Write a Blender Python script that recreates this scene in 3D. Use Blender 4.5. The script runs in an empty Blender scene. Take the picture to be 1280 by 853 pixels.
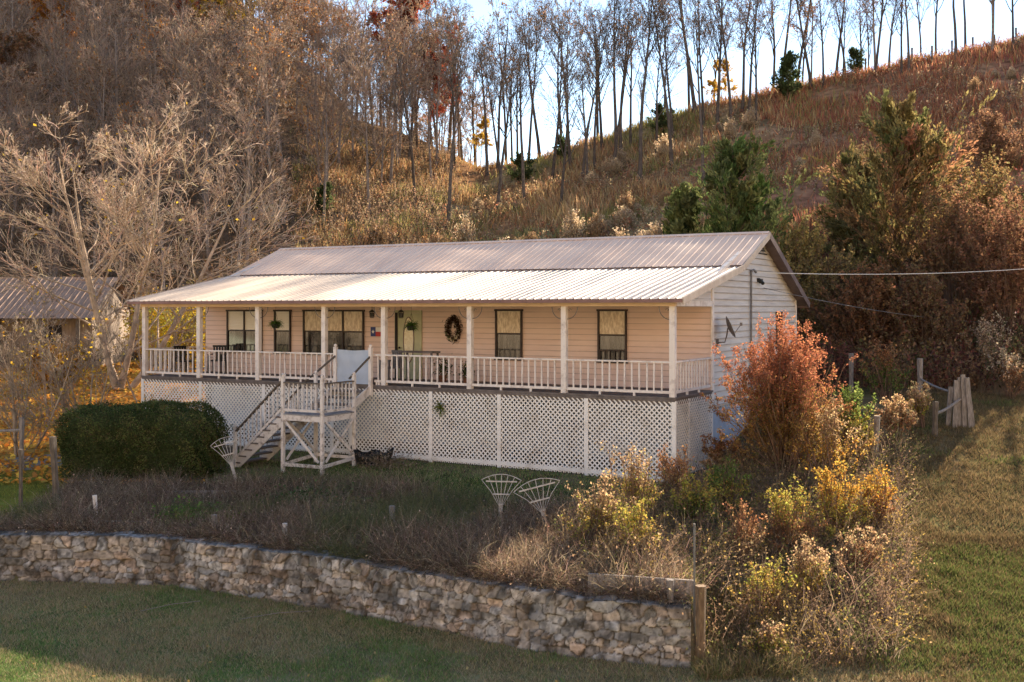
import bpy, math, numpy as np
from mathutils import Vector, Matrix
R_ = math.radians
sc = bpy.context.scene
col = sc.collection

# ------------------------------------------------------------ camera, sky, sun, exposure
CAMZ = 5.9
F = 1372.0; HY = 386.4
cam = bpy.data.cameras.new('camera'); cam_o = bpy.data.objects.new('camera', cam); col.objects.link(cam_o)
cam_o.location = (0, 0, CAMZ); cam_o.rotation_euler = (R_(90), 0, 0)
cam.sensor_width = 36; cam.lens = F / 1280 * 36; cam.shift_y = -40.1 / 1280
cam.clip_start = .1; cam.clip_end = 6000
sc.camera = cam_o

SUN_AZ = 32.0      # degrees to the right of the view direction (+Y)
SUN_EL = 23.8
w = bpy.data.worlds.new("World"); sc.world = w; w.use_nodes = True
nt = w.node_tree; nt.nodes.clear()
bg = nt.nodes.new('ShaderNodeBackground'); wo = nt.nodes.new('ShaderNodeOutputWorld')
sky = nt.nodes.new('ShaderNodeTexSky'); sky.sky_type = 'NISHITA'; sky.sun_disc = False
sky.sun_elevation = R_(SUN_EL); sky.sun_rotation = R_(SUN_AZ)
sky.air_density = .65; sky.dust_density = .0; sky.ozone_density = 1.0
hs = nt.nodes.new('ShaderNodeMixRGB'); hs.blend_type = 'MULTIPLY'; hs.inputs[0].default_value = 1; hs.inputs[2].default_value = (1, .90, .77, 1)
nt.links.new(sky.outputs[0], hs.inputs[1]); nt.links.new(hs.outputs[0], bg.inputs[0]); bg.inputs[1].default_value = 0.098
nt.links.new(bg.outputs[0], wo.inputs[0])
sun = bpy.data.lights.new('sun', 'SUN'); sun.energy = 5.0; sun.angle = R_(.53); sun.color = (1, .82, .60)
sun_o = bpy.data.objects.new('sun', sun); col.objects.link(sun_o)
sd = Vector((math.sin(R_(SUN_AZ)) * math.cos(R_(SUN_EL)), math.cos(R_(SUN_AZ)) * math.cos(R_(SUN_EL)), math.sin(R_(SUN_EL))))
sun_o.rotation_euler = sd.to_track_quat('Z', 'Y').to_euler(); sun_o.location = (40, 60, 60)
sc.view_settings.view_transform = 'Standard'; sc.view_settings.look = 'None'
sc.view_settings.gamma = 1; sc.view_settings.use_curve_mapping = False
sc.view_settings.exposure = 2.15
sc.cycles.max_bounces = 6; sc.cycles.diffuse_bounces = 4; sc.cycles.transparent_max_bounces = 8

# ------------------------------------------------------------ helpers: tags
def tag(o, label=None, cat=None, group=None, kind=None):
    if label: o['label'] = label
    if cat: o['category'] = cat
    if group: o['group'] = group
    if kind: o['kind'] = kind
    return o
def empty(name, loc, rz=0, label=None, cat=None, group=None):
    o = bpy.data.objects.new(name, None); col.objects.link(o); o.location = loc; o.rotation_euler = (0, 0, rz)
    o.empty_display_size = .1
    return tag(o, label, cat, group)
def copy_tree(o, parent=None):
    c = o.copy(); col.objects.link(c)
    if parent is not None: c.parent = parent
    for ch in list(o.children): copy_tree(ch, c)
    return c
def drop(root):
    for ch in list(root.children): drop(ch)
    bpy.data.objects.remove(root)

# ------------------------------------------------------------ helpers: mesh
class MB:
    def __init__(s): s.V = []; s.Q = []; s.T = []; s.C = []; s.n = 0; s.N = []
    def add(s, V, Q=None, T=None, C=None):
        V = np.asarray(V, float).reshape(-1, 3); s.V.append(V)
        if Q is not None and len(Q): s.Q.append(np.asarray(Q, np.int64).reshape(-1, 4) + s.n)
        if T is not None and len(T): s.T.append(np.asarray(T, np.int64).reshape(-1, 3) + s.n)
        if C is None: C = np.ones((len(V), 3)) * .5
        C = np.asarray(C, float)
        if C.ndim == 1: C = np.tile(C, (len(V), 1))
        s.C.append(C); s.n += len(V); return s
    def box(s, x0, x1, y0, y1, z0, z1, c=None):
        if x0 > x1: x0, x1 = x1, x0
        if y0 > y1: y0, y1 = y1, y0
        if z0 > z1: z0, z1 = z1, z0
        V = [(x, y, z) for z in (z0, z1) for y in (y0, y1) for x in (x0, x1)]
        return s.add(V, [(0, 2, 3, 1), (4, 5, 7, 6), (0, 1, 5, 4), (2, 6, 7, 3), (0, 4, 6, 2), (1, 3, 7, 5)], C=c)
    def bar(s, a, b, w, h=None, up=(0, 0, 1), c=None):
        h = w if h is None else h
        a = Vector(a); b = Vector(b); d = (b - a).normalized(); u = Vector(up)
        if abs(d.dot(u)) > .98: u = Vector((1, 0, 0))
        r = d.cross(u).normalized(); u = r.cross(d).normalized()
        V = [p + r * (i * w / 2) + u * (j * h / 2) for p in (a, b) for j in (-1, 1) for i in (-1, 1)]
        return s.add([tuple(v) for v in V], [(0, 1, 3, 2), (4, 6, 7, 5), (0, 4, 5, 1), (2, 3, 7, 6), (0, 2, 6, 4), (1, 5, 7, 3)], C=c)
    def tube(s, P, r, n=8, c=None, caps=True):
        P = [Vector(p) for p in P]; m = len(P); rr = r if hasattr(r, '__len__') else [r] * m
        V = []
        for i, p in enumerate(P):
            d = (P[min(i + 1, m - 1)] - P[max(i - 1, 0)]).normalized()
            u = Vector((0, 0, 1)) if abs(d.z) < .95 else Vector((0, 1, 0))
            a = d.cross(u).normalized(); b = d.cross(a)
            for k in range(n):
                t = 2 * math.pi * k / n; V.append(tuple(p + (a * math.cos(t) + b * math.sin(t)) * rr[i]))
        Q = [(i * n + k, i * n + (k + 1) % n, (i + 1) * n + (k + 1) % n, (i + 1) * n + k) for i in range(m - 1) for k in range(n)]
        T = []
        if caps:
            V += [tuple(P[0]), tuple(P[-1])]
            T += [(m * n, (k + 1) % n, k) for k in range(n)] + [(m * n + 1, (m - 1) * n + k, (m - 1) * n + (k + 1) % n) for k in range(n)]
        return s.add(V, Q, T, C=c)
    def ball(s, p, rx, ry=None, rz=None, n=10, c=None):
        ry = ry or rx; rz = rz or rx; m = n // 2 + 1
        V = []
        for i in range(m + 1):
            a = math.pi * i / m
            for k in range(n):
                t = 2 * math.pi * k / n
                V.append((p[0] + rx * math.sin(a) * math.cos(t), p[1] + ry * math.sin(a) * math.sin(t), p[2] + rz * math.cos(a)))
        Q = [(i * n + k, (i + 1) * n + k, (i + 1) * n + (k + 1) % n, i * n + (k + 1) % n) for i in range(m) for k in range(n)]
        return s.add(V, Q, C=c)
    def build(s, name, material=None, parent=None, smooth=False, loc=None, rz=None, bevel=0):
        me = bpy.data.meshes.new(name)
        V = np.concatenate(s.V); Q = np.concatenate(s.Q) if s.Q else np.zeros((0, 4), int); T = np.concatenate(s.T) if s.T else np.zeros((0, 3), int)
        me.vertices.add(len(V)); me.vertices.foreach_set('co', V.astype(np.float32).ravel())
        lp = np.concatenate([Q.ravel(), T.ravel()]).astype(np.int32)
        me.loops.add(len(lp)); me.loops.foreach_set('vertex_index', lp)
        nf = len(Q) + len(T); me.polygons.add(nf)
        tot = np.concatenate([np.full(len(Q), 4), np.full(len(T), 3)]).astype(np.int32)
        st = np.concatenate([[0], np.cumsum(tot)[:-1]]).astype(np.int32)
        me.polygons.foreach_set('loop_start', st); me.polygons.foreach_set('loop_total', tot)
        me.update(calc_edges=True)
        C = np.concatenate(s.C)
        if not np.all(C == .5):
            at = me.color_attributes.new('Col', 'FLOAT_COLOR', 'POINT')
            at.data.foreach_set('color', np.concatenate([C, np.ones((len(C), 1))], 1).astype(np.float32).ravel())
        me.polygons.foreach_set('use_smooth', np.full(nf, bool(smooth)))
        if material: me.materials.append(material)
        o = bpy.data.objects.new(name, me); col.objects.link(o)
        if parent is not None: o.parent = parent
        if loc is not None: o.location = loc
        if rz is not None: o.rotation_euler = (0, 0, rz)
        if bevel:
            b = o.modifiers.new('bevel', 'BEVEL'); b.width = bevel; b.segments = 2; b.limit_method = 'ANGLE'
        return o

def nrm(a): return a / np.maximum(np.linalg.norm(a, axis=-1, keepdims=True), 1e-9)
def _h(i, j, s): 
    n = (i * 374761393 + j * 668265263 + s * 974634777) & 0x7fffffff
    n = ((n ^ (n >> 13)) * 1274126177) & 0x7fffffff
    return ((n ^ (n >> 16)) & 0xffff) / 65535.0
def vnoise(x, y, s=0):
    x = np.asarray(x, float); y = np.asarray(y, float)
    i = np.floor(x).astype(np.int64); j = np.floor(y).astype(np.int64); f = x - i; g = y - j
    f = f * f * (3 - 2 * f); g = g * g * (3 - 2 * g)
    return (_h(i, j, s) * (1 - f) + _h(i + 1, j, s) * f) * (1 - g) + (_h(i, j + 1, s) * (1 - f) + _h(i + 1, j + 1, s) * f) * g
def fbm(x, y, sc_=1., o=4, s=0):
    r = 0; a = .5; t = 0
    for k in range(o):
        r = r + a * vnoise(np.asarray(x) / sc_ + k * 17.3, np.asarray(y) / sc_ - k * 9.1, s + k); t += a; a *= .5; sc_ /= 2.03
    return r / t
def sstep(t): t = np.clip(t, 0, 1); return t * t * (3 - 2 * t)
def pal(cols, n, rng, jit=.12):
    c = np.array(cols)[rng.integers(0, len(cols), n)]
    return np.clip(c * (1 + rng.normal(0, jit, (n, 1))) * (1 + rng.normal(0, jit * .3, (n, 3))), 0.003, 1)

def ribbons(mb, B, D, L, Wd, droop, cols, rng, segs=3, curl=.15, tip=.15):
    n = len(B); L = np.broadcast_to(L, (n,)); Wd = np.broadcast_to(Wd, (n,))
    D = nrm(D); side = nrm(np.cross(D, rng.normal(0, 1, (n, 3))))
    p = B.copy(); d = D.copy(); V = []; PC = []
    for k in range(segs + 1):
        PC.append(p); t = k / segs; ww = (Wd * (1 - (1 - tip) * t) / 2)[:, None]
        V.append(np.stack([p - side * ww, p + side * ww], 1))
        p = p + d * (L / segs)[:, None]
        d = nrm(d + rng.normal(0, curl, (n, 3)) + np.array([0, 0, -1.]) * np.reshape(droop, (-1, 1)) / segs)
    V = np.stack(V, 1).reshape(n, -1, 3); m = 2 * (segs + 1)
    q = np.array([(2 * k, 2 * k + 1, 2 * k + 3, 2 * k + 2) for k in range(segs)])
    Q = (np.arange(n)[:, None, None] * m + q[None]).reshape(-1, 4)
    mb.add(V.reshape(-1, 3), Q, C=np.repeat(cols, m, 0))
    return np.stack(PC, 1)
def along(PC, kk, fr):
    k = PC.shape[1] - 1; f = np.clip(np.ravel(fr), 0, .9999) * k; i = f.astype(int); g = (f - i)[:, None]
    return PC[kk, i] * (1 - g) + PC[kk, i + 1] * g
def tris(mb, B, H, Wd, lean, cols, rng):
    n = len(B); a = rng.uniform(0, 2 * np.pi, n); s = np.stack([np.cos(a), np.sin(a), 0 * a], 1) * (np.broadcast_to(Wd, (n,)) / 2)[:, None]
    tip = B + np.concatenate([rng.normal(0, 1, (n, 2)) * np.reshape(lean * H, (-1, 1)), np.reshape(np.broadcast_to(H, (n,)), (-1, 1))], 1)
    V = np.stack([B - s, B + s, tip], 1).reshape(-1, 3)
    mb.add(V, T=np.arange(3 * n).reshape(-1, 3), C=np.repeat(cols, 3, 0))
def leaves(mb, C, size, cols, rng, aspect=.6, flat=0., axis=None):
    n = len(C); size = np.broadcast_to(size, (n,))
    a = nrm(rng.normal(0, 1, (n, 3)) * np.array([1, 1, 1 - flat])) if axis is None else nrm(axis)
    nn = rng.normal(0, 1, (n, 3)) * np.array([1 - flat, 1 - flat, 1]) + np.array([0, 0, flat])
    b = nrm(np.cross(nn, a))
    a = a * (size / 2)[:, None]; b = b * (size * aspect / 2)[:, None]
    V = np.stack([C - a, C - b * 1. + a * .1, C + a, C + b * 1. + a * .1], 1).reshape(-1, 3)
    mb.add(V, Q=np.arange(4 * n).reshape(-1, 4), C=np.repeat(cols, 4, 0))
def tubes(mb, P, R, sides, cols):
    n, k, _ = P.shape
    T = np.empty_like(P); T[:, 1:-1] = P[:, 2:] - P[:, :-2]; T[:, 0] = P[:, 1] - P[:, 0]; T[:, -1] = P[:, -1] - P[:, -2]; T = nrm(T)
    ref = np.where(np.abs(T[..., 2:3]) > .8, np.array([1., 0, 0]), np.array([0, 0, 1.]))
    a = nrm(np.cross(T, ref)); b = np.cross(T, a)
    th = np.arange(sides) * 2 * np.pi / sides
    V = P[:, :, None] + R[:, :, None, None] * (a[:, :, None] * np.cos(th)[:, None] + b[:, :, None] * np.sin(th)[:, None])
    q = np.array([(i * sides + j, i * sides + (j + 1) % sides, (i + 1) * sides + (j + 1) % sides, (i + 1) * sides + j) for i in range(k - 1) for j in range(sides)])
    Q = (np.arange(n)[:, None, None] * (k * sides) + q[None]).reshape(-1, 4)
    mb.add(V.reshape(-1, 3), Q, C=np.repeat(cols, k * sides, 0))
def sprout(P, R, m, t0, t1, ang, lenf, k, up, curl, rng, rf=.55, tip=.25, tshape=.5):
    n, k0, _ = P.shape
    t = (t0 + (t1 - t0) * rng.random((n, m))).ravel(); pi = np.repeat(np.arange(n), m)
    f = t * (k0 - 1); i = np.minimum(f.astype(int), k0 - 2); g = (f - i)[:, None]
    S = P[pi, i] * (1 - g) + P[pi, i + 1] * g; T = nrm(P[pi, i + 1] - P[pi, i])
    Lp = np.linalg.norm(np.diff(P, axis=1), axis=2).sum(1)[pi]
    r = (R[pi, i] * (1 - g[:, 0]) + R[pi, i + 1] * g[:, 0]) * rf
    perp = nrm(np.cross(T, rng.normal(0, 1, T.shape)))
    a = R_(ang) * rng.uniform(.7, 1.25, len(t))
    d = nrm(T * np.cos(a)[:, None] + perp * np.sin(a)[:, None] + np.array([0, 0, up]))
    L = Lp * lenf * (1 - tshape * (t - t0) / max(t1 - t0, 1e-6)) * rng.uniform(.6, 1.25, len(t))
    out = [S]; p = S
    for j in range(k - 1):
        p = p + d * (L / (k - 1))[:, None]; out.append(p)
        d = nrm(d + rng.normal(0, curl, d.shape) + np.array([0, 0, up * .6]))
    PP = np.stack(out, 1); RR = r[:, None] * np.linspace(1, tip, k)[None]
    return PP, RR

# ------------------------------------------------------------ materials
def newmat(name):
    m = bpy.data.materials.new(name); m.use_nodes = True; n = m.node_tree.nodes; n.clear()
    out = n.new('ShaderNodeOutputMaterial'); return m, n, m.node_tree.links, out
def mat(name, c, rough=.7, c2=None, scale=6., metal=0., bump=0., bscale=40., spec=.3, stretch=(1, 1, 1), detail=5., lo=.35, hi=.65):
    m, n, l, out = newmat(name)
    p = n.new('ShaderNodeBsdfPrincipled'); p.inputs['Roughness'].default_value = rough; p.inputs['Metallic'].default_value = metal
    p.inputs['Specular IOR Level'].default_value = spec; p.inputs['Base Color'].default_value = (*c, 1)
    tc = n.new('ShaderNodeTexCoord'); mp = n.new('ShaderNodeMapping'); mp.inputs['Scale'].default_value = stretch; l.new(tc.outputs['Object'], mp.inputs[0])
    if c2 is not None:
        nz = n.new('ShaderNodeTexNoise'); nz.inputs['Scale'].default_value = scale; nz.inputs['Detail'].default_value = detail; nz.inputs['Roughness'].default_value = .65
        l.new(mp.outputs[0], nz.inputs['Vector'])
        r = n.new('ShaderNodeValToRGB'); r.color_ramp.elements[0].position = lo; r.color_ramp.elements[1].position = hi
        r.color_ramp.elements[0].color = (*c2, 1); r.color_ramp.elements[1].color = (*c, 1)
        l.new(nz.outputs[0], r.inputs[0]); l.new(r.outputs[0], p.inputs['Base Color'])
    if bump:
        nb = n.new('ShaderNodeTexNoise'); nb.inputs['Scale'].default_value = bscale; nb.inputs['Detail'].default_value = 4; l.new(mp.outputs[0], nb.inputs['Vector'])
        b = n.new('ShaderNodeBump'); b.inputs['Strength'].default_value = bump; b.inputs['Distance'].default_value = .02
        l.new(nb.outputs[0], b.inputs['Height']); l.new(b.outputs[0], p.inputs['Normal'])
    l.new(p.outputs[0], out.inputs[0]); return m
def leafmat(name, trans=.35, noise=0., nscale=2., gain=1.):
    m, n, l, out = newmat(name)
    at = n.new('ShaderNodeAttribute'); at.attribute_name = 'Col'
    src = at.outputs['Color']
    if gain != 1. or noise:
        mx = n.new('ShaderNodeMixRGB'); mx.blend_type = 'MULTIPLY'; mx.inputs[0].default_value = 1; l.new(src, mx.inputs[1])
        mx.inputs[2].default_value = (gain, gain, gain, 1)
        if noise:
            tc = n.new('ShaderNodeTexCoord'); nz = n.new('ShaderNodeTexNoise'); nz.inputs['Scale'].default_value = nscale; nz.inputs['Detail'].default_value = 6
            l.new(tc.outputs['Object'], nz.inputs['Vector'])
            mr = n.new('ShaderNodeMapRange'); mr.inputs[1].default_value = .3; mr.inputs[2].default_value = .7; mr.inputs[3].default_value = gain * (1 - noise); mr.inputs[4].default_value = gain * (1 + noise)
            l.new(nz.outputs[0], mr.inputs[0]); l.new(mr.outputs[0], mx.inputs[2])
        src = mx.outputs[0]
    d = n.new('ShaderNodeBsdfDiffuse'); l.new(src, d.inputs[0])
    if trans > 0:
        t = n.new('ShaderNodeBsdfTranslucent'); l.new(src, t.inputs[0])
        mi = n.new('ShaderNodeMixShader'); mi.inputs[0].default_value = trans
        l.new(d.outputs[0], mi.inputs[1]); l.new(t.outputs[0], mi.inputs[2]); l.new(mi.outputs[0], out.inputs[0])
    else: l.new(d.outputs[0], out.inputs[0])
    return m
M = {}
M['leaf'] = leafmat('leaf', .42)
M['grass'] = leafmat('grass', .3)
M['bark'] = leafmat('bark', 0, .35, 3.)
M['ground'] = leafmat('ground', 0, .45, 1.3)
M['white'] = mat('white_paint', (.82, .75, .70), .6, (.50, .42, .38), 3.5, lo=.28, hi=.5, bump=.25, bscale=25)
M['lattice'] = mat('lattice_paint', (.86, .83, .80), .6, (.62, .56, .50), 1.6, lo=.25, hi=.5)
M['weathered'] = mat('weathered_white', (.76, .70, .66), .75, (.36, .30, .26), 5., lo=.33, hi=.5, bump=.4, bscale=30)
M['siding'] = mat('front_siding', (.80, .63, .55), .65, (.73, .55, .48), 1.2, lo=.3, hi=.7, stretch=(.6, 1, 3), bump=.15)
def lapline(m, pitch, dark, off=0.):  # paints lap shade as a dark line along each board's lower edge
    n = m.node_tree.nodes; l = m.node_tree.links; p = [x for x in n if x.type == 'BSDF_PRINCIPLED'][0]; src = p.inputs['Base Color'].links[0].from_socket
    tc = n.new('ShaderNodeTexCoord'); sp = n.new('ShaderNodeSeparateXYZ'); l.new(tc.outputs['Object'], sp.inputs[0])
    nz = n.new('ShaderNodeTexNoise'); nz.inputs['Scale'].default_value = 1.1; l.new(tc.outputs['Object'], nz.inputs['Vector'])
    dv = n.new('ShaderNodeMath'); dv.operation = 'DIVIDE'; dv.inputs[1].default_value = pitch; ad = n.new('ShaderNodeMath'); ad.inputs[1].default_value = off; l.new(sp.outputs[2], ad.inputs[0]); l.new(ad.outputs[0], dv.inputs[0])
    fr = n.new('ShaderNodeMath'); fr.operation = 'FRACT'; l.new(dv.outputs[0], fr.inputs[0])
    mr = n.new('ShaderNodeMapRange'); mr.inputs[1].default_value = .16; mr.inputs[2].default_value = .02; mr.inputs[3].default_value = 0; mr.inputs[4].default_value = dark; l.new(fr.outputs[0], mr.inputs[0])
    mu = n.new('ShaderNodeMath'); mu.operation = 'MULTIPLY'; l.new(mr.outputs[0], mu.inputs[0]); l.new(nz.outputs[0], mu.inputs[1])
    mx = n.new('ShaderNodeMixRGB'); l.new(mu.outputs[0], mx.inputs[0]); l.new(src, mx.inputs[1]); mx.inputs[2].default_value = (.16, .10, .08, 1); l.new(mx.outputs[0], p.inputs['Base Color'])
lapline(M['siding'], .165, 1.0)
M['gable'] = mat('gable_siding', (.68, .63, .60), .6, (.52, .47, .44), 1.3, lo=.25, hi=.6, stretch=(1, .5, 3.5), bump=.15)
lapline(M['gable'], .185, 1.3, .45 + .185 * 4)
M['block'] = mat('painted_block', (.42, .48, .58), .85, (.34, .38, .46), 3., bump=.4)
M['roof'] = mat('roof_metal', (.90, .67, .52), .6, (.76, .55, .43), .9, metal=.0, spec=.15, stretch=(3, .4, 1))
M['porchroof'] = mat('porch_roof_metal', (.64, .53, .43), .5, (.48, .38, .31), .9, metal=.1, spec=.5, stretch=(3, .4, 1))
M['rooftrim'] = mat('roof_trim', (.22, .16, .15), .6, (.16, .11, .10), 4.)
M['fascia'] = mat('fascia', (.27, .155, .135), .6, (.20, .11, .095), 3.)
M['rake'] = mat('rake_trim', (.52, .44, .38), .6, (.40, .32, .27), 3.)
M['dark'] = mat('dark_gap', (.03, .025, .025), .9)
M['ceiling'] = mat('porch_ceiling', (.78, .46, .20), .7, (.68, .38, .15), 2., stretch=(.5, 6, 1))
M['beam'] = mat('peach_lit_white', (.80, .60, .42), .7, (.70, .50, .33), 2.)  # white beam, with the warm peach light on it put into the colour
M['deckwood'] = mat('deck_boards', (.20, .17, .16), .85, (.12, .10, .09), 4., stretch=(1, 8, 1))
M['deckgrey'] = mat('grey_deck_boards', (.36, .36, .38), .8, (.16, .14, .13), 5., stretch=(1, 6, 1))
M['frame'] = mat('dark_window_frame', (.045, .03, .025), .5)
M['blind'] = mat('cream_blind', (.88, .86, .80), .6, (.78, .74, .66), 3., stretch=(1, 1, 30))
M['tan_reflection'] = mat('painted_reflection', (.86, .74, .58), .7, (.58, .46, .33), 5., stretch=(3, 1, 1), lo=.4, hi=.6)  # bright tan reflection painted onto the upper window panes
def glass(name, c, c2, sx):
    m = mat(name, c, .05, c2, 3., stretch=(sx, 1, .4), spec=.8, lo=.45, hi=.62); return m
M['glass'] = glass('dark_glass', (.10, .095, .09), (.015, .014, .013), 3)
M['door'] = mat('green_door', (.50, .50, .32), .5, (.42, .43, .28), 3.)
M['oval'] = mat('oval_glass', (.92, .86, .66), .5, (.74, .64, .42), 14.)
M['black'] = mat('black_iron', (.02, .02, .02), .5)
M['grey'] = mat('grey_metal', (.22, .21, .21), .55, (.12, .11, .11), 6.)
M['dish'] = mat('dish_metal', (.16, .14, .13), .5, (.10, .09, .09), 6.)
M['oldwood'] = mat('old_wood', (.20, .165, .135), .9, (.09, .07, .055), 6., stretch=(5, 5, .8), bump=.6)
M['greywood'] = mat('silver_wood', (.36, .32, .30), .9, (.17, .145, .13), 6., stretch=(5, 5, .8), bump=.6)
M['tanwood'] = mat('tan_post_wood', (.27, .18, .11), .9, (.13, .08, .05), 6., stretch=(5, 5, .8), bump=.6)
M['trellis'] = mat('trellis_paint', (.58, .55, .52), .7, (.40, .37, .34), 8.)
M['cloth'] = mat('blue_cloth', (.48, .54, .64), .9, (.42, .48, .58), 2.5, bump=.3, bscale=6)
M['tarp'] = mat('black_plastic', (.012, .012, .013), .3, bump=.8, bscale=8)
M['barnroof'] = mat('barn_roof', (.40, .27, .20), .85, (.26, .17, .12), 1.5, stretch=(6, 1, 1))
M['barnwall'] = mat('barn_wall', (.30, .23, .18), .8, (.12, .09, .07), 1.2, stretch=(3, 3, .6))
M['asphalt'] = mat('drive_gravel', (.30, .27, .25), .9, (.2, .17, .16), 8.)
M['red'] = mat('red_paint', (.45, .05, .04), .6); M['blue'] = mat('blue_paint', (.04, .06, .2), .6); M['pwhite'] = mat('plain_white', (.75, .73, .7), .6)
M['terracotta'] = mat('terracotta', (.25, .11, .06), .8)
M['stone'] = None

# ------------------------------------------------------------ terrain
wx = np.array([-60, -14, -10.96, -7.47, -4.99, -2.41, -.56, .81, 2.91, 60])
wy = np.array([23.7, 23.7, 23.55, 23.25, 22.1, 20.65, 19.35, 18.5, 17.78, 17.6])
_xs = np.linspace(-60, 60, 2401); _ys = np.interp(_xs, wx, wy); _k = np.hanning(41); _k /= _k.sum()
_ys = np.convolve(np.pad(_ys, 20, 'edge'), _k, 'valid')
def Wl(x): return np.interp(x, _xs, _ys)
RU = [-.9, -.46, -.25, -.14, -.03, .044, .168, .262, .36, .5, .9]
RZD = [150, 145, 140, 125, 113, 108, 105, 102, 100, 98, 98]
RZH = [50, 50, 45, 28, 20.5, 21.2, 24.8, 26.2, 28.0, 30.5, 32]
FD = [72, 70, 62, 54, 50, 47, 45, 43, 41, 37, 35]
def H(x, y):
    x = np.asarray(x, float); y = np.asarray(y, float)
    W = Wl(x)
    Rr = np.interp(y, [0, 17.5, 22, 28, 33, 40], [.0, .1, .75, 1.9, 2.75, 3.0])
    Lf = np.interp(y - W, [.12, 10.5, 14, 26, 40], [.95, 1.5, 1.6, 2.2, 2.7])
    Lf = .07 + (Lf - .07) * sstep((y - W) / (.12 + 3.2 * sstep((x - 2.93) / .5)))
    a = np.interp(y, [17, 28], [2.95, 4.6]); b = np.interp(y, [17, 28], [3.9, 9.0])
    t = sstep((x - a) / (b - a))
    near = Lf * (1 - t) + Rr * t
    near = near + (2.9 - near) * sstep((y - 38) / 14.)
    near = near + (fbm(x, y, 2.5, 3, 5) - .5) * .10 * sstep((np.abs(y - W) - .3) / 1.)
    u = np.clip(x / np.maximum(y, 20), -.9, .9)
    fd = np.interp(u, RU, FD); rd = np.interp(u, RU, RZD); rh = np.interp(u, RU, RZH)
    s = (y - fd) / (rd - fd)
    s1 = np.clip(s, 0, 1)
    prof = s1 ** 1.12
    crest = (s1 > .9) * 0
    z = near + (rh - near) * prof
    z = z + np.where(s > 0, (fbm(x, y, 9, 4, 11) - .5) * 2.2 * sstep(s1 * 6), 0)
    bk = np.maximum(-18 - y, 0); z = z + np.minimum(bk, 150) * .50 * sstep(bk / 40.) + np.where(bk > 0, (fbm(x, y, 30, 3, 15) - .5) * 9 * sstep(bk / 60.), 0)  # unseen slope behind the camera, added to bounce sunlight onto the house front
    z = np.where(s > 1, z - np.minimum((y - rd) * .33 * sstep((y - rd) / 8), rh - 4), z)
    return z
rows = np.concatenate([np.arange(-400, -20, 40.), np.arange(-20, 12, 4.), np.arange(12, 17, .5), np.arange(17, 18.6, .1), np.arange(18.6, 19.4, .04) if False else np.arange(18.6, 26, .15), np.arange(26, 42, .25), np.arange(42, 75, .5), np.arange(75, 160, 1.), [165, 180, 200, 240, 300, 400, 600, 900, 1500, 3000]])
# rows follow the retaining wall so that its step is crisp
vrows = np.concatenate([np.arange(-420, -220, 40.), np.arange(-220, -22, 6.), np.arange(-22, -6, 2.), np.arange(-6, -.4, .2), [-.35, -.1, .0, .1, .14, .2, .3], np.arange(.4, 8, .16), np.arange(8, 22, .25), np.arange(22, 55, .5), np.arange(55, 140, 1.), [145, 160, 180, 220, 280, 400, 600, 900, 1500, 3000]])
uc = np.concatenate([np.linspace(-6, -1.6, 20), np.linspace(-1.5, 1.5, 561), np.linspace(1.6, 6, 20)])
U, Vv = np.meshgrid(uc, vrows)
fall = sstep(1 - (np.abs(Vv) - 6) / 30)
Xg = U * np.maximum(np.maximum(Vv + 21, 20.), -Vv * .8)
Yg = 20.5 + Vv + (Wl(np.clip(Xg, -60, 60)) - 20.5) * fall
# after the step rows keep exact distance from the wall line
Zg = H(Xg, Yg)
def gcol(x, y):
    n1 = fbm(x, y, 3.0, 4, 1); n2 = fbm(x, y, .8, 3, 2); n3 = fbm(x, y, 12, 3, 3)
    W = Wl(np.clip(x, -60, 60)); v = y - W
    def L(a, b, t): return np.asarray(a) * (1 - t[..., None]) + np.asarray(b) * t[..., None]
    lawn = L([.21, .175, .10], [.11, .16, .055], sstep((n1 - .42) * 6)); lawn = L(lawn, [.10, .078, .052], sstep((n2 - .55) * 4) * .7)
    terr = L([.11, .085, .06], [.18, .14, .10], sstep((n2 - .4) * 4)); 
    # strip of lawn right in front of the lattice
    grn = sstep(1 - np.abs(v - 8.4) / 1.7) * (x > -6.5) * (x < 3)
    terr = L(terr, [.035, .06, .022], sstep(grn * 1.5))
    rl = L([.13, .10, .045], [.18, .13, .07], sstep((n1 - .4) * 5)); rl = L(rl, [.12, .12, .05], sstep((n2 - .52) * 5) * .8)
    orange = L([.50, .26, .07], [.34, .22, .06], sstep((n2 - .45) * 5)); orange = L(orange, [.45, .26, .07], sstep((n1 - .5) * 5) * .6)
    hill = L([.28, .16, .085], [.40, .29, .15], sstep((n1 - .42) * 5)); hill = L(hill, [.22, .21, .09], sstep((n3 - .5) * 6) * .75)
    hill = L(hill, [.30, .12, .08], sstep((x / np.maximum(y, 20) - .12) * 6) * .55)
    wood = L([.13, .09, .06], [.20, .135, .085], sstep((n2 - .45) * 5))
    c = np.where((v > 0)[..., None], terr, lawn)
    tr = sstep((x - np.interp(y, [17, 28], [3.2, 5.5])) / 2.5) * sstep((y - 17) / 3)
    c = L(c, rl, tr)
    lt = sstep((-10.8 - x) / 1.5) * sstep((y - 24.5) / 2)
    gg = L([.16, .17, .04], orange, sstep((y - 29.5) / 2.5)); c = L(c, gg, lt)
    lt2 = sstep((y - 42) / 4.) * (x < -6); c = L(c, orange, lt2)
    u = x / np.maximum(y, 20)
    fd = np.interp(u, RU, FD)
    hm = sstep((y - fd + 3) / 5)
    wl_ = sstep((-.03 - u + (n3 - .5) * .04) / .05)
    c = L(c, L(hill, wood, wl_), hm)
    c = L(c, L([.47, .39, .29], [.40, .31, .21], sstep((n3 - .45) * 5)), sstep((-y - 2) / 14.))  # pale tan for the added back slope, chosen as warm fill for the shade
    return np.clip(c, 0, 1)
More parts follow.
